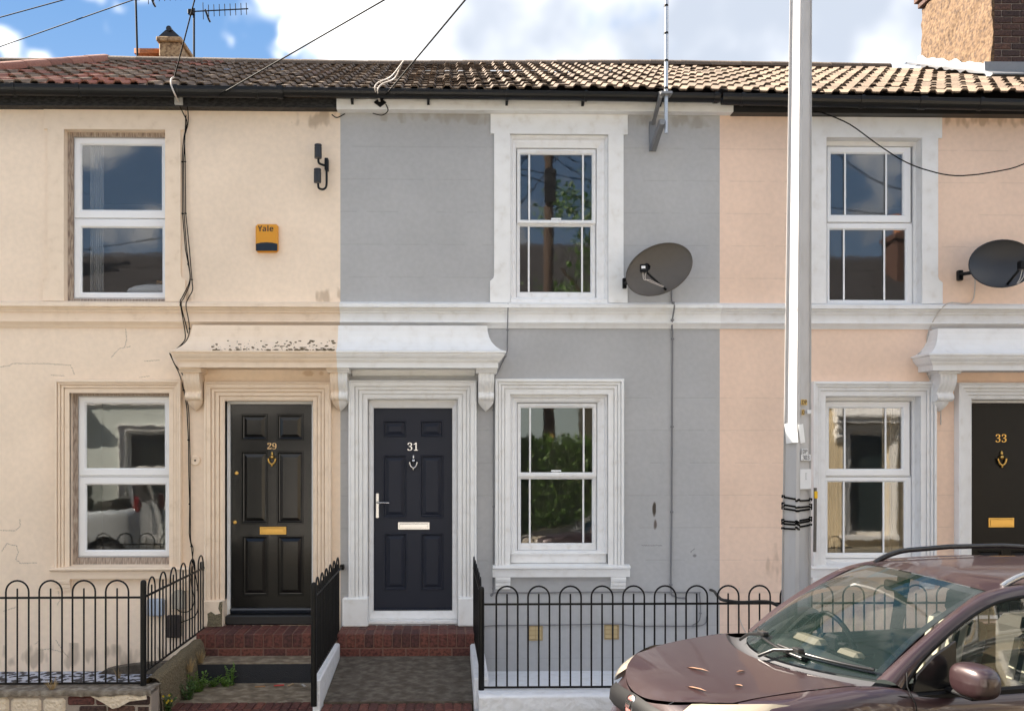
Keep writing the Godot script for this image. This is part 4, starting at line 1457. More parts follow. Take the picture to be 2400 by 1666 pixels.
	w = thing("front_garden_wall", "white painted low front wall under the railing before the grey house", "wall", Vector3(2.6, -0.12, 2.0))
	b = MB.new()
	rows = []
	for q in [[0.088, 1.85], [0.092, 2.10], [0.086, 2.128], [0.07, 2.14], [0.03, 2.135], [-0.02, 2.15], [-0.06, 2.135], [-0.12, 2.15]]:
		var line := []
		for k in 81:
			var xx := 0.235 + 4.7 * k / 80.0
			line.append(Vector3(xx, q[0] + 0.004 * n.get_noise_2d(xx * 3.0, q[1]), q[1] + 0.012 * n.get_noise_2d(xx * 2.5, q[0] * 20.0)))
		rows.append(line)
	b.grid(rows, true)
	part(w, "coping", b, bluish)
	part(w, "core", MB_box(0.237, -0.29, 1.842, 4.93, 0.084, 2.09), bluish)
	b = MB.new()
	b.cbox(0.205, -0.28, 0.46, 0.325, 0.155, 1.84, 0.015)
	part(w, "return_wall", b, bluish)
	w = single("dwarf_wall", MB_wall(-1.062, -1.004), bluish, "narrow white painted dwarf wall between the two front paths", "wall")

func MB_wall(x0: float, x1: float) -> MB:
	var b := MB.new()
	b.cbox(x0, -0.28, 0.46, x1, 0.165, 1.90, 0.012)
	return b

# ---------------------------------------------------------------- railings
func hoop(t: Node, a: Vector3, b: Vector3, y0: float, spring: float, top: float, m: Material) -> void:
	var q := MB.new()
	var pts := [Vector3(a.x, y0, a.z)]
	var d := b - a
	for k in 13:
		var s := PI * k / 12.0
		pts.append(Vector3(a.x + d.x * (0.5 - 0.5 * cos(s)), spring + (top - spring) * sin(s), a.z + d.z * (0.5 - 0.5 * cos(s))))
	pts.append(Vector3(b.x, y0, b.z))
	q.tube(pts, 0.0072, 6)
	part(t, "hoop", q, m)

# hooped bars from a to b; first: distance of the first hoop's leg from a
func rail_run(t: Node, a: Vector3, b: Vector3, bottom: float, rail: float, top: float, pitch: float, wide: float, first: float, m: Material) -> void:
	var l := Vector2(b.x - a.x, b.z - a.z).length()
	var d := Vector3((b.x - a.x) / l, 0, (b.z - a.z) / l)
	var s := first
	var side := d.cross(Vector3.UP)
	while s + wide < l - 0.01:
		var p := a + d * s
		var q := a + d * (s + wide)
		hoop(t, p, q, bottom, top - wide / 2, top, m)
		var c := (p + q) / 2
		var bar := MB.new()
		bar.tube([Vector3(c.x, bottom, c.z), Vector3(c.x, top - 0.06, c.z)], 0.0068, 6)
		part(t, "bar", bar, m)
		s += pitch
	for y in [rail, bottom]:
		var r := MB.new()
		var k := 0.008
		r.prism(Vector3(a.x, y, a.z), side, Vector3.UP, d * l, [V2(-k * 0.7, -k), V2(k * 0.7, -k), V2(k * 0.7, k), V2(-k * 0.7, k)])
		part(t, "rail", r, m)

func post(t: Node, x: float, z: float, y0: float, y1: float, m: Material) -> void:
	var b := MB.new()
	b.lathe([V2(0, y1), V2(0.012, y1 - 0.003), V2(0.021, y1 - 0.012), V2(0.0235, y1 - 0.028), V2(0.0235, y0), V2(0, y0)].map(func(p): return p), Transform3D(Basis(), Vector3(x, 0, z)), 16)
	part(t, "post", flip_lathe(b), m)

func flip_lathe(b: MB) -> MB:
	var c := MB.new()
	for k in range(0, b.v.size(), 3):
		c.tri_n(b.v[k], b.v[k + 1], b.v[k + 2], -b.n[k], -b.n[k + 1], -b.n[k + 2])
	return c

func make_fences() -> void:
	var m: Material = M.black_metal
	var t := thing("iron_railing", "black hoop-topped railing on the broken wall, turning in beside the black door", "railing", Vector3(-3.0, 0.14, 1.5), "black hooped front railings")
	rail_run(t, Vector3(-2.363, 0, 1.95), Vector3(-4.9, 0, 1.95), 0.157, 0.82, 0.952, 0.2555, 0.175, 0.115, m)
	rail_run(t, Vector3(-2.363, 0, 1.93), Vector3(-2.35, 0, 0.06), 0.235, 0.82, 0.95, 0.305, 0.18, 0.10, m)
	post(t, -2.363, 1.95, 0.125, 0.957, m)
	var b := MB.new()
	b.cbox(-2.40, 0.79, -0.005, -2.32, 0.87, 0.06, 0.004)
	part(t, "wall_plate", b, mat(Color(0.2, 0.18, 0.15), 0.8))
	t = thing("iron_railing", "black hoop-topped railing between the two front doors", "railing", Vector3(-1.04, 0.0, 1.0), "black hooped front railings")
	rail_run(t, Vector3(-1.045, 0, 1.93), Vector3(-1.033, 0, 0.06), 0.20, 0.815, 0.945, 0.275, 0.18, 0.09, m)
	post(t, -1.045, 1.95, -0.03, 0.935, m)
	b = MB.new()
	b.cbox(-1.05, 0.79, -0.005, -1.01, 0.84, 0.06, 0.004)
	part(t, "wall_plate", b, m)
	t = thing("iron_railing", "black hoop-topped railing on the white wall, running on behind the purple car", "railing", Vector3(1.5, 0.1, 1.5), "black hooped front railings")
	rail_run(t, Vector3(0.26, 0, 1.93), Vector3(0.245, 0, 0.1), 0.19, 0.81, 0.94, 0.29, 0.18, 0.10, m)
	rail_run(t, Vector3(0.26, 0, 1.95), Vector3(4.9, 0, 1.95), 0.108, 0.757, 0.897, 0.2485, 0.168, 0.117, m)
	post(t, 0.26, 1.95, 0.08, 0.898, m)
	# thick black hose slung from the wall on to the rail
	b = MB.new()
	var pts := []
	var key := [Vector3(2.579, 0.578, 0.0), Vector3(2.55, 0.60, 0.25), Vector3(2.40, 0.66, 0.9), Vector3(2.24, 0.735, 1.6), Vector3(2.20, 0.775, 1.93), Vector3(2.30, 0.768, 1.965), Vector3(2.5, 0.772, 1.965), Vector3(2.60, 0.735, 1.97), Vector3(2.65, 0.70, 1.97)]
	var cv := Curve3D.new()
	for k in key.size():
		var tn: Vector3 = (key[mini(k + 1, key.size() - 1)] - key[maxi(k - 1, 0)]) / 6.0
		cv.add_point(key[k], -tn, tn)
	for p in cv.tessellate(4, 3):
		pts.append(p)
	b.tube(pts, 0.013, 8)
	single("black_hose", b, mat(Color(0.015, 0.014, 0.013), 0.7, {"bump": T.lumps, "relief": 0.6, "scale": 4.0}), "black hose hanging from the grey wall over the railing", "hose")

# ---------------------------------------------------------------- things fixed to the walls
func smooth_path(key: Array, tight := 6.0) -> Array:
	var cv := Curve3D.new()
	for k in key.size():
		var tn: Vector3 = (key[mini(k + 1, key.size() - 1)] - key[maxi(k - 1, 0)]) / tight
		cv.add_point(key[k], -tn, tn)
	return Array(cv.tessellate(4, 3))

func dish(t: Node, c: Vector3, w: float, hgt: float, tilt: float, facing: Vector3, m: Material) -> Transform3D:
	var f := facing.normalized()
	var right := Vector3.UP.cross(f).normalized()
	var up := f.cross(right)
	var bs := Basis(right, up, f) * Basis(Vector3(0, 0, 1), tilt)
	var b := MB.new()
	var rows := []
	for i in 9:
		var r := i / 8.0
		var line := []
		for k in 41:
			var a := TAU * k / 40.0
			line.append(c + bs * Vector3(cos(a) * w / 2 * r, sin(a) * hgt / 2 * r, (r * r - 1.0) * 0.075))
		rows.append(line)
	rows[0] = rows[0].map(func(p): return p)
	b.grid(rows, true)
	var back := []
	for line in rows:
		back.append(line.map(func(p): return p - bs.z * 0.004))
	b.grid(back)
	b.tube(rows[8], 0.007, 6)
	part(t, "reflector", b, m)
	return Transform3D(bs, c)

func make_wall_fittings() -> void:
	var b := MB.new()
	# ---- dish on the grey house
	var t := thing("satellite_dish", "brown-grey oval satellite dish on the grey wall right of the sash window", "satellite dish", Vector3(1.95, 3.5, 0.0), "satellite dishes on the house fronts")
	var rusty := mat(Color(0.10, 0.085, 0.07), 0.5, {"tex": T.dirt, "scale": 1.5})
	var f := dish(t, Vector3(2.0, 3.665, 0.33), 0.64, 0.47, 0.42, Vector3(-0.30, 0.12, 0.95), rusty)
	b = MB.new()
	var foot := f * Vector3(-0.02, -0.2, -0.02)
	var lnb := Vector3(1.80, 3.62, 0.62)
	b.tube([foot, foot.lerp(lnb, 0.5) + Vector3(0, -0.01, 0), lnb + Vector3(0.03, -0.03, -0.03)], 0.012, 6)
	part(t, "feed_arm", b, M.black_metal)
	b = MB.new()
	b.cbox(-0.035, -0.035, -0.045, 0.035, 0.035, 0.04, 0.006, Transform3D(Basis(Vector3.UP, -0.3), lnb))
	b.lathe([V2(0.03, 0.0), V2(0.034, 0.03), V2(0.03, 0.06), V2(0.0, 0.06)], Transform3D(Basis(Vector3.UP, -0.3) * Basis(Vector3.RIGHT, -PI / 2), lnb + Vector3(0.03, 0.025, -0.03)), 12)
	part(t, "receiver", b, M.black_metal)
	b = MB.new()
	b.cbox(-0.018, -0.012, 0.0, 0.018, 0.012, 0.003, 0.001, Transform3D(Basis(Vector3.UP, -0.3), lnb + Vector3(-0.013, 0.005, 0.04)))
	part(t, "receiver_label", b, M.upvc)
	b = MB.new()
	b.tube(smooth_path([lnb + Vector3(-0.01, -0.03, 0), lnb + Vector3(0.0, -0.1, 0), lnb + Vector3(0.06, -0.1, -0.03), foot + Vector3(-0.03, 0.02, 0.05)]), 0.004, 5)
	b.tube(smooth_path([lnb + Vector3(0.02, -0.03, 0), lnb + Vector3(0.01, -0.085, 0), lnb + Vector3(0.05, -0.11, -0.03), foot + Vector3(-0.03, 0.01, 0.05)]), 0.004, 5)
	part(t, "feed_cable", b, M.cable_white)
	b = MB.new()
	b.cbox(1.705, 3.53, 0.0, 1.745, 3.63, 0.05, 0.006)
	b.tube([Vector3(1.725, 3.58, 0.03), Vector3(1.75, 3.56, 0.18), f * Vector3(-0.05, -0.03, -0.09)], 0.016, 8)
	part(t, "wall_bracket", b, M.black_metal)
	# ---- dish on the peach house
	t = thing("satellite_dish", "black oval satellite dish on the peach wall at the right edge", "satellite dish", Vector3(5.2, 3.5, 0.0), "satellite dishes on the house fronts")
	var dark := mat(Color(0.02, 0.021, 0.026), 0.45)
	f = dish(t, Vector3(5.30, 3.735, 0.32), 0.64, 0.46, 0.15, Vector3(-0.02, 0.12, 0.98), dark)
	foot = f * Vector3(0.02, -0.2, -0.02)
	lnb = Vector3(5.33, 3.665, 0.62)
	b = MB.new()
	b.tube([foot, lnb], 0.013, 6)
	part(t, "feed_arm", b, M.black_metal)
	b = MB.new()
	b.cbox(-0.04, -0.04, -0.04, 0.04, 0.04, 0.04, 0.008, Transform3D(Basis(), lnb))
	b.cbox(0.05, 0.03, -0.03, 0.09, 0.07, 0.0, 0.005, Transform3D(Basis(), lnb))
	b.tube([lnb, lnb + Vector3(0.07, 0.05, -0.02)], 0.01, 6)
	part(t, "receiver", b, M.black_metal)
	b = MB.new()
	b.tube(smooth_path([lnb + Vector3(-0.01, -0.04, 0), lnb + Vector3(-0.03, -0.12, 0), lnb + Vector3(-0.05, -0.17, -0.02)]), 0.004, 5)
	b.tube(smooth_path([lnb + Vector3(0.01, -0.04, 0), lnb + Vector3(0.0, -0.11, 0), lnb + Vector3(-0.04, -0.17, -0.02)]), 0.004, 5)
	part(t, "feed_cable", b, M.cable_white)
	b = MB.new()
	b.cbox(5.02, 3.62, 0.0, 5.07, 3.72, 0.05, 0.006)
	b.tube([Vector3(5.04, 3.68, 0.03), Vector3(5.09, 3.67, 0.2), Vector3(5.28, 3.68, 0.22)], 0.018, 8)
	part(t, "wall_bracket", b, M.black_metal)
	# ---- aerial mast on its bracket
	t = thing("aerial_mast", "tall galvanised aerial mast on a bracket at the grey house eaves", "mast", Vector3(2.06, 4.9, 0.0))
	b = MB.new()
	b.tube([Vector3(2.06, 4.945, 0.36), Vector3(2.075, 8.6, 0.36)], 0.019, 14)
	part(t, "pole", b, M.galv)
	for y in [5.36, 5.62, 5.88, 6.14, 6.40]:
		b = MB.new()
		b.tube([Vector3(2.0617, y, 0.36), Vector3(2.0617, y + 0.02, 0.36)], 0.0215, 14)
		part(t, "tape_band", b, M.black_metal)
	b = MB.new()
	b.cbox(1.972, 4.877, 0.0, 2.04, 5.17, 0.016, 0.003)
	b.prism(Vector3(1.99, 0, 0), Vector3(0, 0, 1), Vector3.UP, Vector3(0.045, 0, 0), [V2(0.012, 4.88), V2(0.05, 4.88), V2(0.42, 5.01), V2(0.42, 5.06), V2(0.36, 5.07), V2(0.012, 4.94)])
	b.prism(Vector3(1.995, 0, 0), Vector3(0, 0, 1), Vector3.UP, Vector3(0.03, 0, 0), [V2(0.012, 5.16), V2(0.012, 5.13), V2(0.36, 5.28), V2(0.38, 5.33), V2(0.36, 5.34)])
	b.cbox(2.0, 5.30, 0.30, 2.11, 5.325, 0.42, 0.003)
	part(t, "bracket", b, mat(Color(0.22, 0.225, 0.235), 0.45, {"metal": 0.4}))
	# ---- twin wall light
	t = thing("wall_light", "black twin wall light with two hanging cylinders on the cream wall", "lamp", Vector3(-1.19, 4.6, 0.0))
	b = MB.new()
	b.tube(smooth_path([Vector3(-1.252, 4.52, 0.11), Vector3(-1.245, 4.475, 0.11), Vector3(-1.205, 4.465, 0.10), Vector3(-1.178, 4.50, 0.08), Vector3(-1.175, 4.60, 0.07), Vector3(-1.177, 4.76, 0.07)]), 0.011, 8)
	b.tube(smooth_path([Vector3(-1.25, 4.755, 0.11), Vector3(-1.243, 4.715, 0.11), Vector3(-1.20, 4.70, 0.09), Vector3(-1.178, 4.705, 0.07)]), 0.011, 8)
	b.cbox(-1.195, 4.66, 0.0, -1.16, 4.775, 0.085, 0.006)
	part(t, "arm", b, M.black_metal)
	for c in [[-1.252, 4.76], [-1.258, 4.525]]:
		b = MB.new()
		b.lathe([V2(0.0, 0.0), V2(0.034, 0.0), V2(0.036, 0.01), V2(0.036, 0.105), V2(0.033, 0.108), V2(0.033, 0.114), V2(0.036, 0.117), V2(0.035, 0.132), V2(0.03, 0.136), V2(0, 0.136)], Transform3D(Basis(), Vector3(c[0], c[1], 0.11)), 20)
		part(t, "lamp_shade", b, mat(Color(0.02, 0.021, 0.024), 0.35))
	# ---- alarm box
	t = thing("alarm_box", "yellow burglar alarm box lettered Yale on the cream wall", "alarm box", Vector3(-1.755, 3.87, 0.0))
	var yellow := mat(Color(0.70, 0.30, 0.012), 0.35)
	b = MB.new()
	b.cbox(-1.866, 3.866, 0.0, -1.646, 4.14, 0.055, 0.02)
	part(t, "casing", b, yellow)
	b = MB.new()
	b.prism(Vector3(0, 0, 0.05), Vector3.RIGHT, Vector3.UP, Vector3(0, 0, 0.008), [V2(-1.858, 3.878), V2(-1.654, 3.878), V2(-1.652, 3.945), V2(-1.70, 3.957), V2(-1.755, 3.96), V2(-1.81, 3.957), V2(-1.86, 3.945)])
	part(t, "lens", b, mat(Color(0.012, 0.018, 0.028), 0.15))
	lettering(t, "lettering", "Yale", "Droid Sans", 0.054, Vector3(-1.765, 4.092, 0.0552), mat(Color(0.02, 0.015, 0.01), 0.5), true, 0.002)
	# ---- bell push
	b = MB.new()
	b.lathe([V2(0, 0.0), V2(0.052, 0.0), V2(0.052, 0.008), V2(0.045, 0.016), V2(0.03, 0.018), V2(0.012, 0.012), V2(0.0, 0.012)], Transform3D(Basis(Vector3.RIGHT, PI / 2), Vector3(-2.455, 1.851, 0.0)), 24)
	t = thing("door_bell", "round cream bell push on the wall left of the black door", "door bell", Vector3(-2.455, 1.80, 0.0))
	part(t, "plate", b, M.cream)
	b = MB.new()
	b.lathe([V2(0, 0.0), V2(0.009, 0.0), V2(0.008, 0.006), V2(0.0, 0.007)], Transform3D(Basis(Vector3.RIGHT, PI / 2), Vector3(-2.455, 1.851, 0.013)), 12)
	part(t, "button", b, M.black_metal)
	# ---- meter and junction boxes low on the cream wall
	b = MB.new()
	b.cbox(-2.907, 0.35, 0.0, -2.748, 0.515, 0.07, 0.012)
	single("junction_box", b, mat(Color(0.40, 0.46, 0.56), 0.5), "pale blue-grey junction box behind the railing corner", "junction box", "boxes low on the cream wall")
	b = MB.new()
	b.prism(Vector3(0, 0, 0.0), Vector3.RIGHT, Vector3.UP, Vector3(0, 0, 0.07), [V2(-2.666, 0.42), V2(-2.543, 0.42), V2(-2.543, 0.55), V2(-2.555, 0.585), V2(-2.58, 0.60), V2(-2.63, 0.60), V2(-2.655, 0.585), V2(-2.666, 0.55)])
	single("junction_box", b, mat(Color(0.36, 0.33, 0.27), 0.6), "beige round-topped cable box behind the railing", "junction box", "boxes low on the cream wall")
	b = MB.new()
	b.cbox(-2.723, 0.14, 0.0, -2.586, 0.354, 0.06, 0.01)
	single("vent_box", b, mat(Color(0.02, 0.012, 0.012), 0.6, {"tex": T.dirt, "scale": 4.0}), "small dark brown box low on the cream wall behind the railing", "vent", "boxes low on the cream wall")

# ---------------------------------------------------------------- cables and overhead wires
func cable(label: String, key: Array, r: float, m: Material, group: String, clips := 0.0, called := "cable") -> Node3D:
	var t := thing(called, label, "cable", key[0], group)
	var b := MB.new()
	var pts := smooth_path(key)
	b.tube(pts, r, 6)
	part(t, "sheath", b, m)
	if clips > 0.0:
		var run := 0.0
		for k in range(1, pts.size()):
			run += pts[k].distance_to(pts[k - 1])
			if run > clips:
				run = 0.0
				var c := MB.new()
				c.cbox(-r * 1.9, -r * 1.2, -r * 1.2, r * 1.9, r * 1.2, r * 1.5, r * 0.4, Transform3D(Basis(), pts[k]))
				part(t, "clip", c, m)
	return t

func wire(label: String, a: Vector3, b: Vector3, sag: float, r: float) -> void:
	var pts := []
	for k in 41:
		var t := k / 40.0
		pts.append(a.lerp(b, t) - Vector3(0, sag * 4.0 * t * (1 - t), 0))
	var q := MB.new()
	q.tube(pts, r, 6)
	single("overhead_wire", q, M.cable, label, "wire", "overhead wires across the street")

func make_wires() -> void:
	var g := "black cables down the cream house front"
	var V := func(x, y, z): return Vector3(x, y, z)
	cable("black cable down the cream wall, left strand of the bundle", [V.call(-2.57, 5.24, 0.13), V.call(-2.56, 5.20, 0.03), V.call(-2.53, 5.12, 0.03), V.call(-2.56, 4.97, 0.03), V.call(-2.575, 4.74, 0.03), V.call(-2.572, 4.24, 0.03), V.call(-2.545, 3.9, 0.03), V.call(-2.50, 3.62, 0.03), V.call(-2.565, 3.45, 0.03), V.call(-2.58, 3.39, 0.08), V.call(-2.57, 3.33, 0.10), V.call(-2.55, 3.16, 0.06), V.call(-2.54, 3.04, 0.05), V.call(-2.56, 2.98, 0.08), V.call(-2.63, 2.90, 0.12)], 0.0048, M.cable, g, 0.45)
	cable("black cable down the cream wall, right strand of the bundle", [V.call(-2.50, 5.24, 0.13), V.call(-2.515, 5.2, 0.04), V.call(-2.52, 5.1, 0.035), V.call(-2.55, 4.97, 0.035), V.call(-2.545, 4.74, 0.035), V.call(-2.54, 4.24, 0.035), V.call(-2.505, 3.9, 0.035), V.call(-2.48, 3.6, 0.035), V.call(-2.475, 3.5, 0.035), V.call(-2.51, 3.42, 0.05), V.call(-2.52, 3.34, 0.10), V.call(-2.505, 3.2, 0.06), V.call(-2.50, 3.1, 0.05), V.call(-2.53, 3.0, 0.07), V.call(-2.62, 2.91, 0.12)], 0.0048, M.cable, g, 0.5)
	cable("black cable down the cream wall, middle strand of the bundle", [V.call(-2.535, 5.19, 0.045), V.call(-2.545, 5.0, 0.04), V.call(-2.56, 4.74, 0.04), V.call(-2.555, 4.24, 0.04), V.call(-2.53, 3.9, 0.04), V.call(-2.495, 3.6, 0.04), V.call(-2.55, 3.43, 0.05), V.call(-2.565, 3.35, 0.105), V.call(-2.53, 3.16, 0.065), V.call(-2.515, 3.08, 0.055)], 0.005, M.cable, g)
	cable("black cable beside the console and down to the meter boxes", [V.call(-2.655, 2.875, 0.18), V.call(-2.64, 2.80, 0.10), V.call(-2.60, 2.68, 0.03), V.call(-2.56, 2.53, 0.03), V.call(-2.53, 2.35, 0.03), V.call(-2.515, 2.05, 0.03), V.call(-2.512, 1.76, 0.03), V.call(-2.503, 1.43, 0.03), V.call(-2.507, 1.15, 0.03), V.call(-2.487, 1.02, 0.03), V.call(-2.47, 0.86, 0.03), V.call(-2.44, 0.7, 0.03), V.call(-2.42, 0.5, 0.03), V.call(-2.45, 0.35, 0.03), V.call(-2.6, 0.28, 0.03)], 0.005, M.cable, g, 0.4)
	cable("second black cable beside the console ending at the beige box", [V.call(-2.645, 2.87, 0.18), V.call(-2.625, 2.78, 0.12), V.call(-2.56, 2.66, 0.03), V.call(-2.535, 2.5, 0.045), V.call(-2.51, 2.3, 0.03), V.call(-2.50, 1.9, 0.03), V.call(-2.497, 1.5, 0.03), V.call(-2.495, 1.1, 0.03), V.call(-2.47, 0.98, 0.03), V.call(-2.49, 0.7, 0.03), V.call(-2.46, 0.5, 0.03), V.call(-2.5, 0.40, 0.04), V.call(-2.58, 0.39, 0.05), V.call(-2.62, 0.42, 0.05)], 0.005, M.cable, g)
	# clamp where the service wires land on the fascia
	var b := MB.new()
	b.cbox(-2.62, 5.255, 0.12, -2.54, 5.34, 0.15, 0.006)
	single("wire_clamp", b, mat(Color(0.45, 0.45, 0.44), 0.6), "grey wire clamp on the black fascia of the cream house", "clamp", "wire fixings at the eaves")
	b = MB.new()
	b.prism(Vector3(-0.655, 5.295, 0.12), Vector3.RIGHT, Vector3.UP, Vector3(0, 0, 0.02), [V2(-0.06, 0), V2(0, -0.045), V2(0.06, 0), V2(0, 0.045)])
	single("wire_plate", b, M.black_metal, "black diamond wire plate on the white fascia", "bracket", "wire fixings at the eaves")
	b = MB.new()
	b.tube(smooth_path([Vector3(-0.60, 5.28, 0.135), Vector3(-0.58, 5.22, 0.12), Vector3(-0.64, 5.19, 0.08), Vector3(-0.73, 5.22, 0.04)]), 0.005, 6)
	b.tube(smooth_path([Vector3(-1.0, 5.215, 0.04), Vector3(-1.08, 5.18, 0.03), Vector3(-1.13, 5.21, 0.03)]), 0.005, 6)
	single("wire_tail", b, M.cable, "loose black wire tail below the white fascia", "cable")
	g = "painted cables on the grey house"
	cable("grey painted cable straight down the wall from the satellite dish", [Vector3(2.194, 3.56, 0.012), Vector3(2.194, 3.42, 0.012), Vector3(2.20, 3.385, 0.06), Vector3(2.20, 3.34, 0.098), Vector3(2.19, 3.22, 0.055), Vector3(2.195, 3.13, 0.02), Vector3(2.202, 3.04, 0.012), Vector3(2.198, 2.18, 0.012), Vector3(2.194, 1.344, 0.012), Vector3(2.185, 0.633, 0.012), Vector3(2.22, 0.52, 0.012), Vector3(2.32, 0.50, 0.012)], 0.008, M.cable_grey, g, 0.19)
	cable("grey painted cable beside the navy door and under the window sill", [Vector3(0.582, 3.37, 0.09), Vector3(0.578, 3.14, 0.06), Vector3(0.58, 3.0, 0.012), Vector3(0.575, 2.91, 0.012), Vector3(0.50, 2.74, 0.012), Vector3(0.452, 2.64, 0.012), Vector3(0.445, 2.34, 0.012), Vector3(0.445, 1.4, 0.012), Vector3(0.44, 0.60, 0.012), Vector3(0.47, 0.558, 0.012), Vector3(1.042, 0.560, 0.012), Vector3(1.88, 0.563, 0.012), Vector3(2.42, 0.555, 0.012), Vector3(2.468, 0.53, 0.012), Vector3(2.471, 0.30, 0.012), Vector3(2.40, 0.235, 0.012)], 0.006, M.cable_grey, g, 0.25)
	cable("grey painted cable above the yellow air bricks", [Vector3(0.345, 0.22, 0.012), Vector3(0.45, 0.24, 0.012), Vector3(1.042, 0.243, 0.018), Vector3(1.6, 0.252, 0.02), Vector3(1.88, 0.228, 0.012), Vector3(2.40, 0.225, 0.012), Vector3(2.52, 0.25, 0.012), Vector3(2.54, 0.32, 0.012)], 0.006, M.cable_grey, g, 0.3)
	g = "cables on the peach house"
	cable("pale cable from the black dish over the string course", [Vector3(5.196, 3.66, 0.03), Vector3(5.196, 3.48, 0.012), Vector3(5.16, 3.41, 0.02), Vector3(5.08, 3.385, 0.07), Vector3(4.93, 3.39, 0.095), Vector3(4.85, 3.36, 0.10), Vector3(4.78, 3.25, 0.06), Vector3(4.73, 3.10, 0.02), Vector3(4.712, 2.95, 0.012), Vector3(4.61, 2.88, 0.06), Vector3(4.70, 2.75, 0.03), Vector3(4.76, 2.64, 0.015), Vector3(4.85, 2.56, 0.015), Vector3(4.86, 2.2, 0.015)], 0.006, M.cable_white, g, 0.5)
	cable("thin pale cable down the peach wall behind the railing", [Vector3(2.86, 0.60, 0.01), Vector3(2.855, 0.42, 0.01), Vector3(2.87, 0.28, 0.01), Vector3(2.95, 0.12, 0.01), Vector3(3.0, 0.09, 0.01)], 0.004, M.cable_white, g)
	b = MB.new()
	b.tube(smooth_path([Vector3(3.55, 5.225, 0.15), Vector3(3.642, 5.217, 0.15), Vector3(3.889, 5.10, 0.18), Vector3(4.139, 4.91, 0.2), Vector3(4.432, 4.73, 0.2), Vector3(4.725, 4.632, 0.2), Vector3(4.98, 4.605, 0.2), Vector3(5.312, 4.648, 0.2), Vector3(5.606, 4.733, 0.18), Vector3(6.1, 5.0, 0.15), Vector3(6.4, 5.22, 0.12)]), 0.006, 6)
	single("slack_wire", b, M.cable, "slack black wire drooping across the upper window of the peach house", "wire")
	# overhead wires; the far ends are on the chimneys and the poles across the street
	wire("overhead wire rising right from the cream house fascia", Vector3(-2.29, 5.29, 0.15), Vector3(10.0, 6.75, 12.0), 0.0, 0.0075)
	wire("overhead wire rising from the diamond plate on the white fascia", Vector3(-0.652, 5.30, 0.14), Vector3(4.75, 6.75, 12.0), 0.0, 0.0075)
	wire("overhead wire crossing in front of the right roof aerial", Vector3(-2.58, 5.47, 0.28), Vector3(2.13, 8.4, 11.0), 0.0, 0.0065)
	wire("uppermost overhead wire in the blue sky at top left", Vector3(-8.2, 7.28, -4.05), Vector3(17.8, 8.0, 8.95), 0.15, 0.0075)
	wire("lower overhead wire in the blue sky at top left", Vector3(-8.2, 7.05, -4.65), Vector3(17.3, 7.0, 12.0), 0.0, 0.0075)
	b = MB.new()
	b.tube(smooth_path([Vector3(-2.58, 5.47, 0.28), Vector3(-2.60, 5.44, 0.31), Vector3(-2.60, 5.38, 0.325), Vector3(-2.57, 5.30, 0.32), Vector3(-2.575, 5.28, 0.16)]), 0.008, 8)
	single("wire_tail", b, M.cable_white, "pale wire sheath over the gutter of the cream house", "cable")
	b = MB.new()
	b.tube(smooth_path([Vector3(-0.42, 5.49, 0.62), Vector3(-0.50, 5.43, 0.40), Vector3(-0.62, 5.40, 0.33), Vector3(-0.665, 5.34, 0.325), Vector3(-0.655, 5.30, 0.15)]), 0.007, 8)
	b.tube(smooth_path([Vector3(-0.40, 5.50, 0.66), Vector3(-0.53, 5.44, 0.42), Vector3(-0.66, 5.41, 0.335), Vector3(-0.69, 5.35, 0.33), Vector3(-0.66, 5.30, 0.15)]), 0.006, 8)
	single("wire_tail", b, M.cable_white, "pale twisted wire ends over the gutter of the grey house", "cable")

	# ---- roof aerials
	for k in 2:
		var base := Vector3(-4.42, 6.6, -4.6) if k == 0 else Vector3(-3.64, 6.6, -4.6)
		var t := thing("roof_aerial", ["black roof aerial cut by the top edge, left of the chimney", "black roof aerial standing right of the chimney"][k], "aerial", base, "aerials behind the cream house ridge")
		b = MB.new()
		var top := 8.45 if k == 0 else 8.25
		b.tube([base, Vector3(base.x + (-0.05 if k == 0 else 0.0), top, base.z)], 0.016, 8)
		part(t, "mast", b, M.black_metal)
		var yb := top - 0.05 if k == 0 else 8.19
		var x0: float = base.x - 0.06
		b = MB.new()
		b.tube([Vector3(x0, yb, base.z + 0.03), Vector3(x0 + 0.84, yb + 0.05, base.z + 0.03)], 0.009, 6)
		b.cbox(x0 - 0.02, yb - 0.035, base.z - 0.02, x0 + 0.07, yb + 0.035, base.z + 0.05, 0.006)
		part(t, "boom", b, M.black_metal)
		for i in 9:
			b = MB.new()
			var x := x0 + 0.20 + i * 0.077
			var yy := yb + 0.05 * (x - x0) / 0.84
			var half := 0.12 if i == 0 else 0.085
			b.tube([Vector3(x, yy - half, base.z + 0.03), Vector3(x - 0.006, yy + half, base.z + 0.03)], 0.006, 5)
			part(t, "element", b, M.black_metal)
		b = MB.new()
		b.cbox(-0.012, -0.14, -0.05, 0.012, 0.02, 0.05, 0.004, Transform3D(Basis(Vector3(0, 0, 1), 0.35), Vector3(x0 + 0.24, yb, base.z + 0.03)))
		part(t, "reflector", b, M.black_metal)

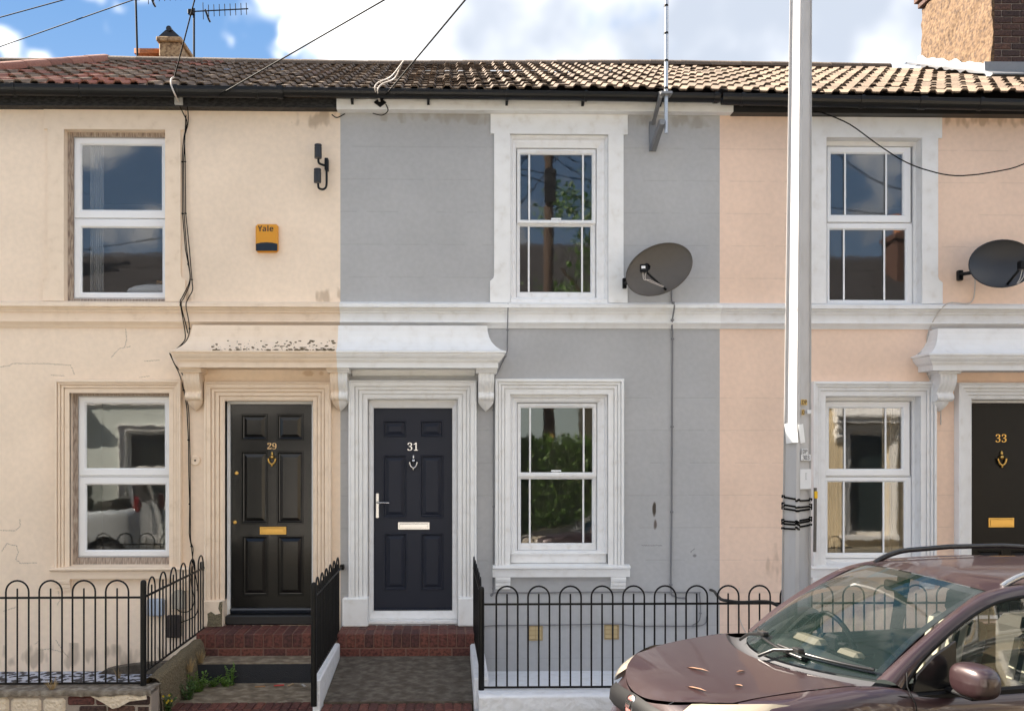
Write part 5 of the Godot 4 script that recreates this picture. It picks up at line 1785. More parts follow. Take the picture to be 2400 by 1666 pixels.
# ---------------------------------------------------------------- utility pole
func make_pole() -> void:
	var t := thing("utility_pole", "square concrete utility pole with stickers standing before the peach house", "pole", Vector3(2.64, -0.12, 2.25))
	var turn := deg_to_rad(-61.0)
	var place := func(y: float) -> Array:
		var k := clampf((y - 0.86) / 4.48, -0.3, 1.8)
		var cx := lerpf(2.632, 2.668, k)
		var half := lerpf(0.0835, 0.0635, k)
		var ch := half * 0.22
		var out := []
		for q in [[-1, -1], [1, -1], [1, 1], [-1, 1]]:
			for e in 2:
				var first: bool = (e == 0)
				var px: float = q[0] * (half - (ch if (first == (q[0] * q[1] > 0)) else 0.0))
				var pz: float = q[1] * (half - (0.0 if (first == (q[0] * q[1] > 0)) else ch))
				out.append(Vector3(cx, y, 2.25) + Vector3(px, 0, pz).rotated(Vector3.UP, turn))
		return out
	var b := MB.new()
	var ys := [-0.13, 1.0, 2.0, 3.0, 4.0, 5.0, 6.0, 7.0, 8.4]
	for i in ys.size() - 1:
		var p = place.call(ys[i])
		var q = place.call(ys[i + 1])
		for k in 8:
			b.quad(p[(k + 1) % 8], p[k], q[k], q[(k + 1) % 8])
	var top = place.call(8.4)
	for k in range(1, 7):
		b.tri(top[0], top[k + 1], top[k])
	part(t, "shaft", b, mat(Color(0.50, 0.495, 0.50), 0.8, {"tex": T.dirt, "scale3": Vector3(0.9, 0.25, 0.9), "bump": T.lumps, "relief": 0.35}))
	# faces of the shaft: the left one looks to the street's left, the right one to the right
	var fl := Vector3(0, 0, 1).rotated(Vector3.UP, turn)
	var fr := Vector3(1, 0, 0).rotated(Vector3.UP, turn)
	var plate := func(called: String, face: Vector3, y: float, side: float, w: float, hgt: float, tilt: float, m: Material, label := ""):
		var k := clampf((y - 0.86) / 4.48, -0.3, 1.8)
		var c := Vector3(lerpf(2.632, 2.668, k), y, 2.25)
		var half := lerpf(0.0835, 0.0635, k)
		var right := Vector3.UP.cross(face)
		var q := MB.new()
		q.cbox(-w / 2, -hgt / 2, 0, w / 2, hgt / 2, 0.004, 0.001, Transform3D(Basis(right, Vector3.UP, face) * Basis(Vector3(0, 0, 1), tilt), c + face * (half + 0.001) + right * side))
		var o := part(t, called, q, m, label)
		return [o, Transform3D(Basis(right, Vector3.UP, face) * Basis(Vector3(0, 0, 1), tilt), c + face * (half + 0.006) + right * side)]
	var front := fr
	var left := fl
	var amber := mat(Color(0.60, 0.40, 0.12), 0.6)
	var whitep := mat(Color(0.72, 0.73, 0.75), 0.5)
	var ink := mat(Color(0.02, 0.02, 0.02), 0.6)
	var put := func(at: Array, text: String, hgt: float, m: Material, dy := 0.0):
		var tm := TextMesh.new()
		tm.text = text
		var f := SystemFont.new()
		f.font_names = PackedStringArray(["Droid Sans"])
		tm.font = f
		tm.font_size = 64
		tm.pixel_size = hgt / 46.0
		tm.depth = 0.002
		var o := MeshInstance3D.new()
		o.name = "lettering"
		o.mesh = tm
		o.material_override = m
		var tr: Transform3D = at[1]
		o.transform = Transform3D(tr.basis, tr.origin + Vector3(0, dy, 0) - t.position)
		t.add_child(o, true)
	put.call(plate.call("number_plate", front, 2.32, -0.02, 0.062, 0.042, 0.0, amber), "DP", 0.032, ink)
	put.call(plate.call("number_plate", front, 2.245, -0.03, 0.03, 0.042, 0.0, amber), "0", 0.032, ink)
	plate.call("number_plate", front, 2.25, 0.035, 0.045, 0.03, 0.0, whitep)
	plate.call("number_plate", left, 2.245, 0.05, 0.03, 0.035, 0.0, whitep)
	put.call(plate.call("number_plate", front, 1.952, -0.012, 0.06, 0.04, 0.0, whitep), "DP", 0.03, ink)
	put.call(plate.call("number_plate", front, 1.906, 0.0, 0.105, 0.046, 0.0, whitep), "303", 0.034, ink)
	plate.call("paper_notice", left, 2.09, 0.015, 0.115, 0.15, 0.1, mat(Color(0.80, 0.81, 0.82), 0.5), "blank white paper stuck on the pole")
	plate.call("paper_notice", front, 2.085, -0.045, 0.05, 0.14, 0.16, mat(Color(0.80, 0.81, 0.82), 0.5), "blank white paper stuck on the pole")
	plate.call("sticker", front, 1.745, 0.0, 0.12, 0.15, 0.0, whitep, "white rectangular sticker on the pole")
	put.call(plate.call("sticker", front, 1.765, 0.0, 0.028, 0.085, 0.0, mat(Color(0.62, 0.64, 0.67), 0.5)), "I", 0.05, mat(Color(0.45, 0.47, 0.5), 0.5))
	# bands of black cable round the shaft
	for y in [1.60, 1.55, 1.525, 1.44, 1.42, 1.385]:
		b = MB.new()
		var ring = place.call(y)
		var pts := []
		for k in 9:
			var p: Vector3 = ring[k % 8]
			var c := Vector3(2.64, y, 2.25)
			pts.append(c + (p - c) * 1.06 + Vector3(0, 0.018 * sin(k * 0.8 + y * 9.0), 0))
		b.tube(pts, 0.0075, 6)
		part(t, "cable_band", b, M.cable)
	# duct up the right hand edge
	b = MB.new()
	b.tube([Vector3(2.748, 1.20, 2.32), Vector3(2.752, 1.5, 2.32), Vector3(2.752, 1.68, 2.32)], 0.012, 8)
	part(t, "duct", b, mat(Color(0.12, 0.11, 0.10), 0.6))
	b = MB.new()
	b.cbox(2.742, 1.60, 2.315, 2.766, 1.655, 2.337, 0.004)
	part(t, "tag", b, mat(Color(0.75, 0.45, 0.01), 0.5))

# ---------------------------------------------------------------- cars
# keys [[x, a, b, ...]] read at x along a smooth curve
func along(keys: Array, x: float, c := 1) -> float:
	var n := keys.size()
	if x <= keys[0][0]:
		return keys[0][c]
	for i in n - 1:
		if x <= keys[i + 1][0]:
			var t: float = (x - keys[i][0]) / (keys[i + 1][0] - keys[i][0])
			return cubic_interpolate(keys[i][c], keys[i + 1][c], keys[maxi(i - 1, 0)][c], keys[mini(i + 2, n - 1)][c], t)
	return keys[n - 1][c]

const HOOD_Y := [[0.0, 0.745], [0.06, 0.785], [0.14, 0.825], [0.25, 0.857], [0.4, 0.885], [0.6, 0.912], [0.9, 0.937], [1.1, 0.945]]
const BUMPER := [[0.0, 0.0], [0.3, 0.018], [0.5, 0.07], [0.62, 0.135], [0.72, 0.24], [0.78, 0.36], [0.80, 0.45]]
const LAMP := [[0.0, 0.42, 0.148, 0.822, 0.075, 0.775], [0.3, 0.53, 0.205, 0.842, 0.098, 0.722], [0.6, 0.63, 0.295, 0.862, 0.165, 0.70], [0.85, 0.715, 0.42, 0.878, 0.275, 0.72], [1.0, 0.752, 0.52, 0.872, 0.45, 0.82]]
const EDGE_IN := [[0.0, 1.04, 0.945, 0.64], [0.22, 1.20, 1.055, 0.622], [0.5, 1.42, 1.195, 0.596], [0.75, 1.60, 1.295, 0.57], [1.0, 1.75, 1.352, 0.55], [1.35, 2.05, 1.388, 0.555], [2.0, 2.6, 1.395, 0.56], [2.8, 3.25, 1.345, 0.55]]
const EDGE_OUT := [[0.0, 1.12, 0.915, 0.735], [0.22, 1.255, 1.05, 0.705], [0.5, 1.47, 1.19, 0.675], [0.75, 1.66, 1.285, 0.655], [1.0, 1.83, 1.328, 0.645], [1.35, 2.10, 1.345, 0.642], [2.0, 2.6, 1.348, 0.645], [2.8, 3.22, 1.30, 0.64]]

func edge(keys: Array, s: float, side: float) -> Vector3:
	return Vector3(along(keys, s, 1), along(keys, s, 2), along(keys, s, 3) * side)

func screen_at(v: float, r: float) -> Vector3:
	var base := Vector3(0.80 + 0.24 * v * v, 0.945, 0.64 * v)
	var top := Vector3(1.585 + 0.165 * v * v, 1.408 - 0.056 * v * v, 0.55 * v)
	return base.lerp(top, r) + Vector3(-0.035, 0.045, 0) * sin(PI * clampf(r, 0, 1)) * (1.0 - 0.35 * v * v)

func make_car(label: String, at: Vector3, turn: float, paint: Material, group: String) -> Node3D:
	var t := thing("parked_car", label, "car", at, group)
	t.rotation.y = turn
	var black := mat(Color(0.008, 0.008, 0.009), 0.5, {"spec": 0.25})
	var gloss := mat(Color(0.01, 0.01, 0.011), 0.15)
	var glassm := glass(Color(0.012, 0.026, 0.021), 0.32)
	var b := MB.new()
	# bonnet
	var rows := []
	for i in 17:
		var u := i / 16.0
		var line := []
		for j in 25:
			var v := -1.0 + j / 12.0
			var xf := 0.025 + 0.20 * v * v + 0.05 * pow(v, 4)
			var xr := 0.72 + 0.185 * v * v
			var x := lerpf(xf, xr, u)
			var y := along(HOOD_Y, x) + 0.014 * (1.0 - v * v)
			line.append(Vector3(x, y, v * lerpf(0.60, 0.69, u)))
		rows.append(line)
	b.grid(rows, true)
	part_at(t, "bonnet", b, paint)
	# nose and bumper
	b = MB.new()
	rows = []
	var lip := []
	for j in 33:
		var v := -1.0 + j / 16.0
		var xf := 0.028 + 0.20 * v * v + 0.05 * pow(v, 4)
		lip.append(Vector3(xf, along(HOOD_Y, xf) - 0.008, v * 0.605))
	rows.append(lip)
	for q in [[0.70, 0.0, 0.93], [0.62, 0.02, 1.0], [0.5, -0.035, 1.0], [0.38, -0.045, 1.0], [0.25, -0.03, 1.0], [0.1, 0.02, 0.99]]:
		var line := []
		for j in 33:
			var v := -1.0 + j / 16.0
			var z := 0.80 * sin(v * PI / 2) if absf(v) < 1 else 0.80 * v
			line.append(Vector3(along(BUMPER, absf(z)) + q[1], q[0] - 0.02 * absf(v), z * q[2]))
		rows.append(line)
	b.grid(rows, true)
	part_at(t, "bumper", b, paint)
	b = MB.new()
	rows = []
	for q in [[0.775, 0.024], [0.74, -0.012], [0.68, -0.018], [0.655, 0.0]]:
		var line := []
		for j in 17:
			var z := -0.36 + 0.72 * j / 16.0
			line.append(Vector3(along(BUMPER, absf(z)) + q[1] - 0.012, q[0] - 0.05 * absf(z), z))
		rows.append(line)
	b.grid(rows, true)
	part_at(t, "grille", b, black)
	b = MB.new()
	b.lathe([V2(0, 0.0), V2(0.05, 0.0), V2(0.058, 0.008), V2(0.058, 0.016), V2(0.05, 0.02)], Transform3D(Basis(Vector3(0, 0, 1), PI / 2 - 0.25), Vector3(-0.004, 0.715, 0)), 28)
	var bd := part_at(t, "badge", b, M.chrome)
	b = MB.new()
	b.lathe([V2(0.05, 0.016), V2(0.03, 0.021), V2(0.0, 0.022)], Transform3D(Basis(Vector3(0, 0, 1), PI / 2 - 0.25), Vector3(-0.004, 0.715, 0)), 24)
	part_at(bd, "badge_face", b, mat(Color(0.35, 0.14, 0.13), 0.2))
	for k in 4:
		b = MB.new()
		b.cbox(-0.006, -0.022, -0.004, 0.003, 0.022, 0.004, 0.001, Transform3D(Basis(Vector3(0, 0, 1), -0.25), Vector3(-0.026, 0.722, -0.027 + 0.018 * k)))
		part_at(bd, "badge_stroke", b, M.chrome)
	for side in [-1.0, 1.0]:
		# headlamp lens, wrapping the corner
		b = MB.new()
		rows = []
		for i in 9:
			var k := i / 8.0
			var line := []
			for j in 15:
				var s := j / 14.0
				var top := Vector3(along(LAMP, s, 2), along(LAMP, s, 3), along(LAMP, s, 1))
				var bot := Vector3(along(LAMP, s, 4), along(LAMP, s, 5), along(LAMP, s, 1) + 0.012)
				var puff := 0.022 * sin(PI * k) * sin(PI * clampf(s, 0.02, 0.98))
				var q := top.lerp(bot, k) + Vector3(-puff, puff * 0.5, puff * 0.4)
				line.append(Vector3(q.x, q.y, q.z * side))
			rows.append(line)
		b.grid(rows, side > 0)
		part_at(t, "headlamp", b, mat(Color(0.30, 0.26, 0.20), 0.12, {"coat": 1.0}))
		# wing, door and rear quarter with both wheel arches
		b = MB.new()
		rows = []
		for i in 81:
			var x := 0.30 + 3.20 * i / 80.0
			var low := 0.05
			for c in [0.72, 3.02]:
				var dd: float = absf(x - c)
				if dd < 0.345:
					low = maxf(low, 0.17 + sqrt(0.345 * 0.345 - dd * dd))
			var wtop := along([[0.30, 0.607], [0.5, 0.635], [0.7, 0.664], [0.905, 0.694], [1.12, 0.735], [1.4, 0.755], [3.0, 0.745], [3.3, 0.70], [3.5, 0.62]], x)
			var ytop := along([[0.30, 0.862], [0.4, 0.881], [0.5, 0.895], [0.6, 0.908], [0.75, 0.922], [0.905, 0.933], [1.1, 0.92], [1.25, 0.885], [1.5, 0.875], [2.5, 0.885], [3.1, 0.91], [3.5, 0.93]], x)
			var wide := along([[0.30, 0.715], [0.42, 0.79], [0.55, 0.815], [0.8, 0.825], [1.3, 0.82], [2.6, 0.825], [3.1, 0.825], [3.35, 0.78], [3.5, 0.68]], x)
			var line := []
			for q in [[0.0, 0.0], [0.35, 0.012], [0.66, 0.05], [0.87, 0.12], [1.0, 0.26], [0.995, 0.42], [0.985, 0.7], [0.965, 1.0]]:
				line.append(Vector3(x, lerpf(ytop, low, q[1]), lerpf(wtop, wide, q[0]) * side))
			rows.append(line)
		b.grid(rows, side > 0)
		part_at(t, "side_panel", b, paint)
		# arch linings and wheels
		for c in [0.72, 3.02]:
			b = MB.new()
			b.lathe([V2(0.0, 0.0), V2(0.35, 0.0), V2(0.35, 0.30)], Transform3D(Basis(Vector3.RIGHT, PI / 2 * side), Vector3(c, 0.17, 0.50 * side)), 24)
			part_at(t, "arch_lining", b, black)
			b = MB.new()
			b.lathe([V2(0.19, 0.0), V2(0.27, 0.01), V2(0.29, 0.04), V2(0.29, 0.15), V2(0.27, 0.18), V2(0.2, 0.19)], Transform3D(Basis(Vector3.RIGHT, PI / 2 * side), Vector3(c, 0.17, 0.60 * side)), 28)
			var wh := part_at(t, "wheel", b, mat(Color(0.02, 0.02, 0.02), 0.8))
			b = MB.new()
			b.lathe([V2(0.205, 0.15), V2(0.205, 0.185), V2(0.19, 0.19), V2(0.17, 0.165), V2(0.06, 0.18), V2(0.0, 0.185)], Transform3D(Basis(Vector3.RIGHT, PI / 2 * side), Vector3(c, 0.17, 0.60 * side)), 28)
			for k in 9:
				var a := TAU * k / 9.0
				b.cbox(0.05, -0.018, 0.165 * side, 0.19, 0.018, 0.188 * side, 0.004, Transform3D(Basis(Vector3(0, 0, 1), a), Vector3(c, 0.17, 0.60 * side)))
			part_at(wh, "wheel_trim", b, mat(Color(0.4, 0.4, 0.41), 0.35, {"metal": 0.6}))
		# windscreen pillar and cantrail
		b = MB.new()
		rows = []
		for i in 45:
			var s := 2.8 * i / 44.0
			var p := edge(EDGE_IN, s, side)
			var q := edge(EDGE_OUT, s, side)
			var line := []
			for k in 7:
				var w := k / 6.0
				line.append(p.lerp(q, w) + Vector3(-0.01, 0.022, 0.014 * side) * sin(PI * w))
			rows.append(line)
		b.grid(rows, side > 0)
		part_at(t, "roof_pillar", b, paint)
		b = MB.new()
		var seal := []
		for i in 45:
			seal.append(edge(EDGE_OUT, 2.8 * i / 44.0, side) + Vector3(0, -0.006, -0.006 * side))
		b.tube(seal, 0.012, 6)
		part_at(t, "window_seal", b, black)
		# side glass from the sill line to the cantrail
		b = MB.new()
		for span in [[1.40, 2.12], [2.20, 2.95]]:
			rows = []
			for i in 21:
				var x := lerpf(span[0], span[1], i / 20.0)
				var line := []
				var top := Vector3.ZERO
				for k in 141:
					var e := edge(EDGE_OUT, k * 0.02, side)
					if e.x >= x:
						top = e
						break
				for k in 7:
					var bot := Vector3(x, 0.885, 0.748 * side)
					line.append(bot.lerp(Vector3(x, top.y, top.z), k / 6.0) + Vector3(0, 0, 0.008 * side) * sin(PI * k / 6.0))
				rows.append(line)
			var gq := MB.new()
			gq.grid(rows, side < 0)
			part_at(t, "side_window", gq, glassm)
		# sail panel in front of the door glass, B pillar
		b = MB.new()
		b.prism(Vector3(0, 0, 0.722 * side), Vector3.RIGHT, Vector3.UP, Vector3(0, 0, 0.02 * side), [V2(1.17, 0.89), V2(1.42, 0.89), V2(1.42, 1.14), V2(1.30, 1.07), V2(1.20, 0.98)])
		part_at(t, "sail_panel", b, gloss)
		b = MB.new()
		b.prism(Vector3(0, 0, 0), Vector3.RIGHT, Vector3.UP, Vector3(0, 0.0, 0.001), [V2(2.12, 0.88), V2(2.2, 0.88), V2(2.2, 0.89), V2(2.12, 0.89)])
		b.quad(Vector3(2.11, 0.88, 0.752 * side), Vector3(2.21, 0.88, 0.752 * side), Vector3(2.21, 1.345, 0.645 * side), Vector3(2.11, 1.345, 0.645 * side))
		part_at(t, "door_pillar", b, gloss)
		b = MB.new()
		b.prism(Vector3(1.18, 0, 0), Vector3(0, 0, side), Vector3.UP, Vector3(1.85, 0.01, 0), [V2(0.735, 0.865), V2(0.772, 0.865), V2(0.772, 0.888), V2(0.755, 0.897), V2(0.735, 0.897)])
		part_at(t, "waist_seal", b, black)
		# door shut line
		b = MB.new()
		b.tube([Vector3(1.16, 0.99, 0.715 * side), Vector3(1.135, 0.93, 0.752 * side), Vector3(1.14, 0.86, 0.808 * side), Vector3(1.15, 0.74, 0.823 * side), Vector3(1.155, 0.40, 0.817 * side), Vector3(1.2, 0.2, 0.80 * side)], 0.0035, 5)
		b.tube([Vector3(2.16, 0.88, 0.76 * side), Vector3(2.17, 0.72, 0.823 * side), Vector3(2.17, 0.2, 0.805 * side)], 0.003, 5)
		b.tube([Vector3(0.905, 0.932, 0.703 * side), Vector3(0.93, 0.905, 0.76 * side), Vector3(1.13, 0.89, 0.79 * side)], 0.003, 5)
		part_at(t, "shut_line", b, black)
		b = MB.new()
		b.cbox(1.86, 0.70, 0.81 * side if side > 0 else -0.85, 2.05, 0.735, 0.85 if side > 0 else -0.81, 0.012)
		part_at(t, "door_handle", b, paint)
		# door mirror
		b = MB.new()
		rows = []
		for i in 15:
			var th := PI * i / 14.0
			var line := []
			for j in 25:
				var ph := TAU * j / 24.0
				var f := func(c: float, pw: float): return signf(c) * pow(absf(c), pw)
				var q := Vector3(-0.075 * f.call(sin(th), 0.75) * f.call(cos(ph), 0.7), 0.083 * f.call(sin(th), 0.75) * f.call(sin(ph), 0.7), 0.135 * f.call(cos(th), 0.75))
				# the kerb-side mirror is folded back against the door
				line.append(Vector3(1.375, 0.988, 0.925) + q if side > 0 else Vector3(1.50, 0.98, -0.80) + q.rotated(Vector3.UP, -1.35))
			rows.append(line)
		b.grid(rows, side > 0)
		var mi := part_at(t, "door_mirror", b, paint)
		b = MB.new()
		b.cbox(1.33, 0.898, 0.76 if side > 0 else -0.80, 1.42, 0.925, 0.96 if side > 0 else -0.74, 0.01)
		part_at(mi, "mirror_arm", b, black)
		# roof rail
		b = MB.new()
		var rail := []
		for q in [[1.86, 1.372], [1.90, 1.395], [1.98, 1.425], [2.1, 1.447], [2.4, 1.462], [2.8, 1.46], [3.05, 1.435], [3.15, 1.39]]:
			rail.append(Vector3(q[0], q[1], 0.545 * side))
		b.tube(smooth_path(rail), 0.017, 8)
		part_at(t, "roof_rail", b, gloss if side < 0 else mat(Color(0.35, 0.36, 0.38), 0.25, {"metal": 0.8}))
		# tail lamp
		b = MB.new()
		b.cbox(3.40, 0.86, 0.60, 3.50, 1.10, 0.70, 0.03, Transform3D(Basis().scaled(Vector3(1, 1, side)), Vector3.ZERO))
		part_at(t, "tail_lamp", b, mat(Color(0.14, 0.006, 0.008), 0.15, {"coat": 0.6}))
		# seats
		b = MB.new()
		b.cbox(1.75, 0.35, 0.14 * side if side > 0 else -0.60, 2.25, 0.50, 0.60 if side > 0 else -0.14, 0.05)
		b.cbox(0.0, 0.0, 0.14 * side if side > 0 else -0.60, 0.14, 0.60, 0.60 if side > 0 else -0.14, 0.05, Transform3D(Basis(Vector3(0, 0, 1), -0.25), Vector3(2.12, 0.48, 0)))
		b.cbox(0.0, 0.0, 0.25 * side if side > 0 else -0.49, 0.09, 0.17, 0.49 if side > 0 else -0.25, 0.035, Transform3D(Basis(Vector3(0, 0, 1), -0.2), Vector3(2.29, 1.06, 0)))
		var seat := part_at(t, "front_seat", b, mat(Color(0.03, 0.032, 0.032), 0.85))
		for k in 4:
			b = MB.new()
			var z0: float = (0.19 + 0.1 * k) * side
			for row in [[0.05, 0.27], [0.32, 0.56]]:
				b.cbox(-0.012, row[0], minf(z0, z0 + 0.05 * side), 0.02, row[1], maxf(z0, z0 + 0.05 * side), 0.004, Transform3D(Basis(Vector3(0, 0, 1), -0.25), Vector3(2.12, 0.48, 0)))
			part_at(seat, "seat_panel", b, mat(Color(0.40, 0.39, 0.30), 0.9))
	# windscreen, its black border, scuttle, roof, tailgate
	b = MB.new()
	rows = []
	for i in 15:
		var line := []
		for j in 25:
			line.append(screen_at(-1.0 + j / 12.0, i / 14.0))
		rows.append(line)
	b.grid(rows, true)
	part_at(t, "windscreen", b, glassm)
	b = MB.new()
	rows = []
	for i in 2:
		var line := []
		for j in 25:
			line.append(screen_at(-1.0 + j / 12.0, 0.94 + 0.06 * i) + Vector3(0.003, -0.004, 0))
		rows.append(line)
	b.grid(rows, true)
	rows = []
	for i in 2:
		var line := []
		for j in 25:
			line.append(screen_at(-1.0 + j / 12.0, 0.07 * i) + Vector3(0.003, -0.004, 0))
		rows.append(line)
	b.grid(rows, true)
	for s in [-1.0, 1.0]:
		rows = []
		for i in 15:
			rows.append([screen_at(s * 0.95, i / 14.0) + Vector3(0.003, -0.004, 0), screen_at(s, i / 14.0) + Vector3(0.003, -0.004, 0)])
		b.grid(rows)
	part_at(t, "screen_border", b, gloss)
	b = MB.new()
	rows = []
	for i in 6:
		var line := []
		for j in 25:
			var v := -1.0 + j / 12.0
			var a := Vector3(0.722 + 0.185 * v * v, 0.93, v * 0.69)
			var c := screen_at(v, 0.0) + Vector3(-0.004, -0.012, 0)
			line.append(a.lerp(c, i / 5.0) + Vector3(0, -0.02 * sin(PI * i / 5.0), 0))
		rows.append(line)
	b.grid(rows, true)
	part_at(t, "scuttle", b, mat(Color(0.06, 0.06, 0.065), 0.45))
	for k in 2:
		b = MB.new()
		for q in 11:
			var z := (0.03 if k == 0 else 0.30) + q * 0.021
			var v := z / 0.69
			b.cbox(-0.012, 0.0, z, 0.018, 0.006, z + 0.012, 0.002, Transform3D(Basis(), Vector3(0.752 + 0.185 * v * v, 0.922, 0)))
		part_at(t, "air_grille", b, black)
	b = MB.new()
	rows = []
	for i in 25:
		var k := i / 24.0
		var line := []
		for j in 25:
			var v := -1.0 + j / 12.0
			var front := screen_at(v, 1.0) + Vector3(0.004, 0.002, 0)
			var x := lerpf(front.x, 3.28, k)
			var y := along([[1.55, 1.405], [1.75, 1.425], [2.1, 1.44], [2.6, 1.442], [3.0, 1.425], [3.3, 1.385]], x) - 0.05 * v * v
			y = lerpf(front.y, y, smoothstep(0.0, 0.12, k))
			line.append(Vector3(x, y, v * 0.555))
		rows.append(line)
	b.grid(rows, true)
	part_at(t, "roof", b, paint)
	b = MB.new()
	rows = []
	for q in [[3.28, 1.385, 0.55], [3.36, 1.32, 0.60], [3.46, 1.0, 0.66], [3.50, 0.9, 0.68], [3.55, 0.6, 0.70], [3.56, 0.3, 0.70], [3.5, 0.05, 0.68]]:
		var line := []
		for j in 13:
			var v := -1.0 + j / 6.0
			line.append(Vector3(q[0] - 0.08 * v * v, q[1] - 0.04 * v * v, v * q[2]))
		rows.append(line)
	b.grid(rows, true)
	part_at(t, "tailgate", b, paint)
	b = MB.new()
	rows = []
	for q in [[3.375, 1.30, 0.52], [3.465, 1.02, 0.58]]:
		var line := []
		for j in 13:
			var v := -1.0 + j / 6.0
			line.append(Vector3(q[0] - 0.08 * v * v + 0.012, q[1] - 0.04 * v * v, v * q[2]))
		rows.append(line)
	b.grid(rows, true)
	part_at(t, "rear_window", b, gloss)
	part_at(t, "floor_pan", MB_box(0.35, 0.02, -0.72, 3.45, 0.08, 0.72), black)
	# inside
	b = MB.new()
	rows = []
	for q in [[0.86, 0.90], [1.0, 0.935], [1.16, 0.945], [1.28, 0.925], [1.33, 0.86], [1.33, 0.5]]:
		var line := []
		for j in 13:
			var v := -1.0 + j / 6.0
			line.append(Vector3(q[0] + 0.12 * v * v, q[1] - 0.02, v * 0.66))
		rows.append(line)
	b.grid(rows, true)
	var dash := part_at(t, "dashboard", b, mat(Color(0.022, 0.03, 0.028), 0.6))
	b = MB.new()
	b.cbox(1.26, 0.90, -0.55, 1.36, 0.962, -0.24, 0.03)
	b.cbox(1.30, 0.90, -0.12, 1.38, 0.945, 0.08, 0.025)
	part_at(dash, "instrument_cowl", b, mat(Color(0.12, 0.11, 0.075), 0.7))
	b = MB.new()
	var wheel := []
	for k in 33:
		var a := TAU * k / 32.0
		wheel.append(Vector3(1.47, 0.93, -0.36) + Vector3(-0.35, 0.94, 0) * sin(a) * 0.18 + Vector3(0, 0, 1) * cos(a) * 0.18)
	b.tube(wheel, 0.015, 8)
	b.cbox(-0.03, -0.05, -0.07, 0.02, 0.05, 0.07, 0.015, Transform3D(Basis(), Vector3(1.45, 0.92, -0.36)))
	b.tube([Vector3(1.44, 0.93, -0.50), Vector3(1.45, 0.92, -0.36), Vector3(1.44, 0.93, -0.22)], 0.014, 6)
	part_at(t, "steering_wheel", b, black)
	b = MB.new()
	b.cbox(2.75, 0.35, -0.6, 3.1, 1.02, 0.6, 0.06)
	part_at(t, "rear_seat", b, mat(Color(0.08, 0.078, 0.065), 0.9))
	b = MB.new()
	b.cbox(1.60, 1.275, -0.10, 1.64, 1.335, 0.10, 0.012)
	part_at(t, "rear_view_mirror", b, black)
	# wipers lying along the foot of the screen
	for w in [[-0.66, -0.02, -0.25, 0.10, 0.42, 0.035], [0.0, -0.03, 0.35, 0.07, 0.97, 0.05]]:
		b = MB.new()
		var off := Vector3(-0.02, 0.03, 0)
		var p0: Vector3 = screen_at(w[0], w[1]) + off
		var p1: Vector3 = screen_at(w[2], w[3]) + off
		var p2: Vector3 = screen_at(w[4], w[5]) + off
		b.tube([p0 + Vector3(-0.01, -0.015, 0), p0.lerp(p1, 0.4) + Vector3(-0.005, 0.012, 0), p1], 0.010, 6)
		var bl := []
		for k in 9:
			bl.append(screen_at(lerpf(w[2] - 0.28, w[4], k / 8.0), lerpf(w[3] + 0.01, w[5], k / 8.0)) + off * 0.6)
		b.tube(bl, 0.009, 6)
		b.cbox(-0.02, -0.012, -0.035, 0.02, 0.014, 0.035, 0.005, Transform3D(Basis(), p1))
		part_at(t, "wiper", b, mat(Color(0.012, 0.012, 0.013), 0.3))
	return t

func make_cars() -> void:
	var plum := mat(Color(0.030, 0.0145, 0.0165), 0.38, {"metal": 0.3, "coat": 0.7, "coat_rough": 0.03})
	make_car("plum purple hatchback with black roof rails parked before the peach house", Vector3(1.0, -0.12, 4.35), 0.2, plum, "parked cars")
	var silver := mat(Color(0.60, 0.64, 0.66), 0.3, {"metal": 0.4, "coat": 1.0})
	var other := make_car("silver hatchback parked across the street, mirrored in the lower left window", Vector3(-9.1, -0.106, 7.6), 0.0, silver, "parked cars")
	other.scale = Vector3(1.12, 1.12, 1.06)

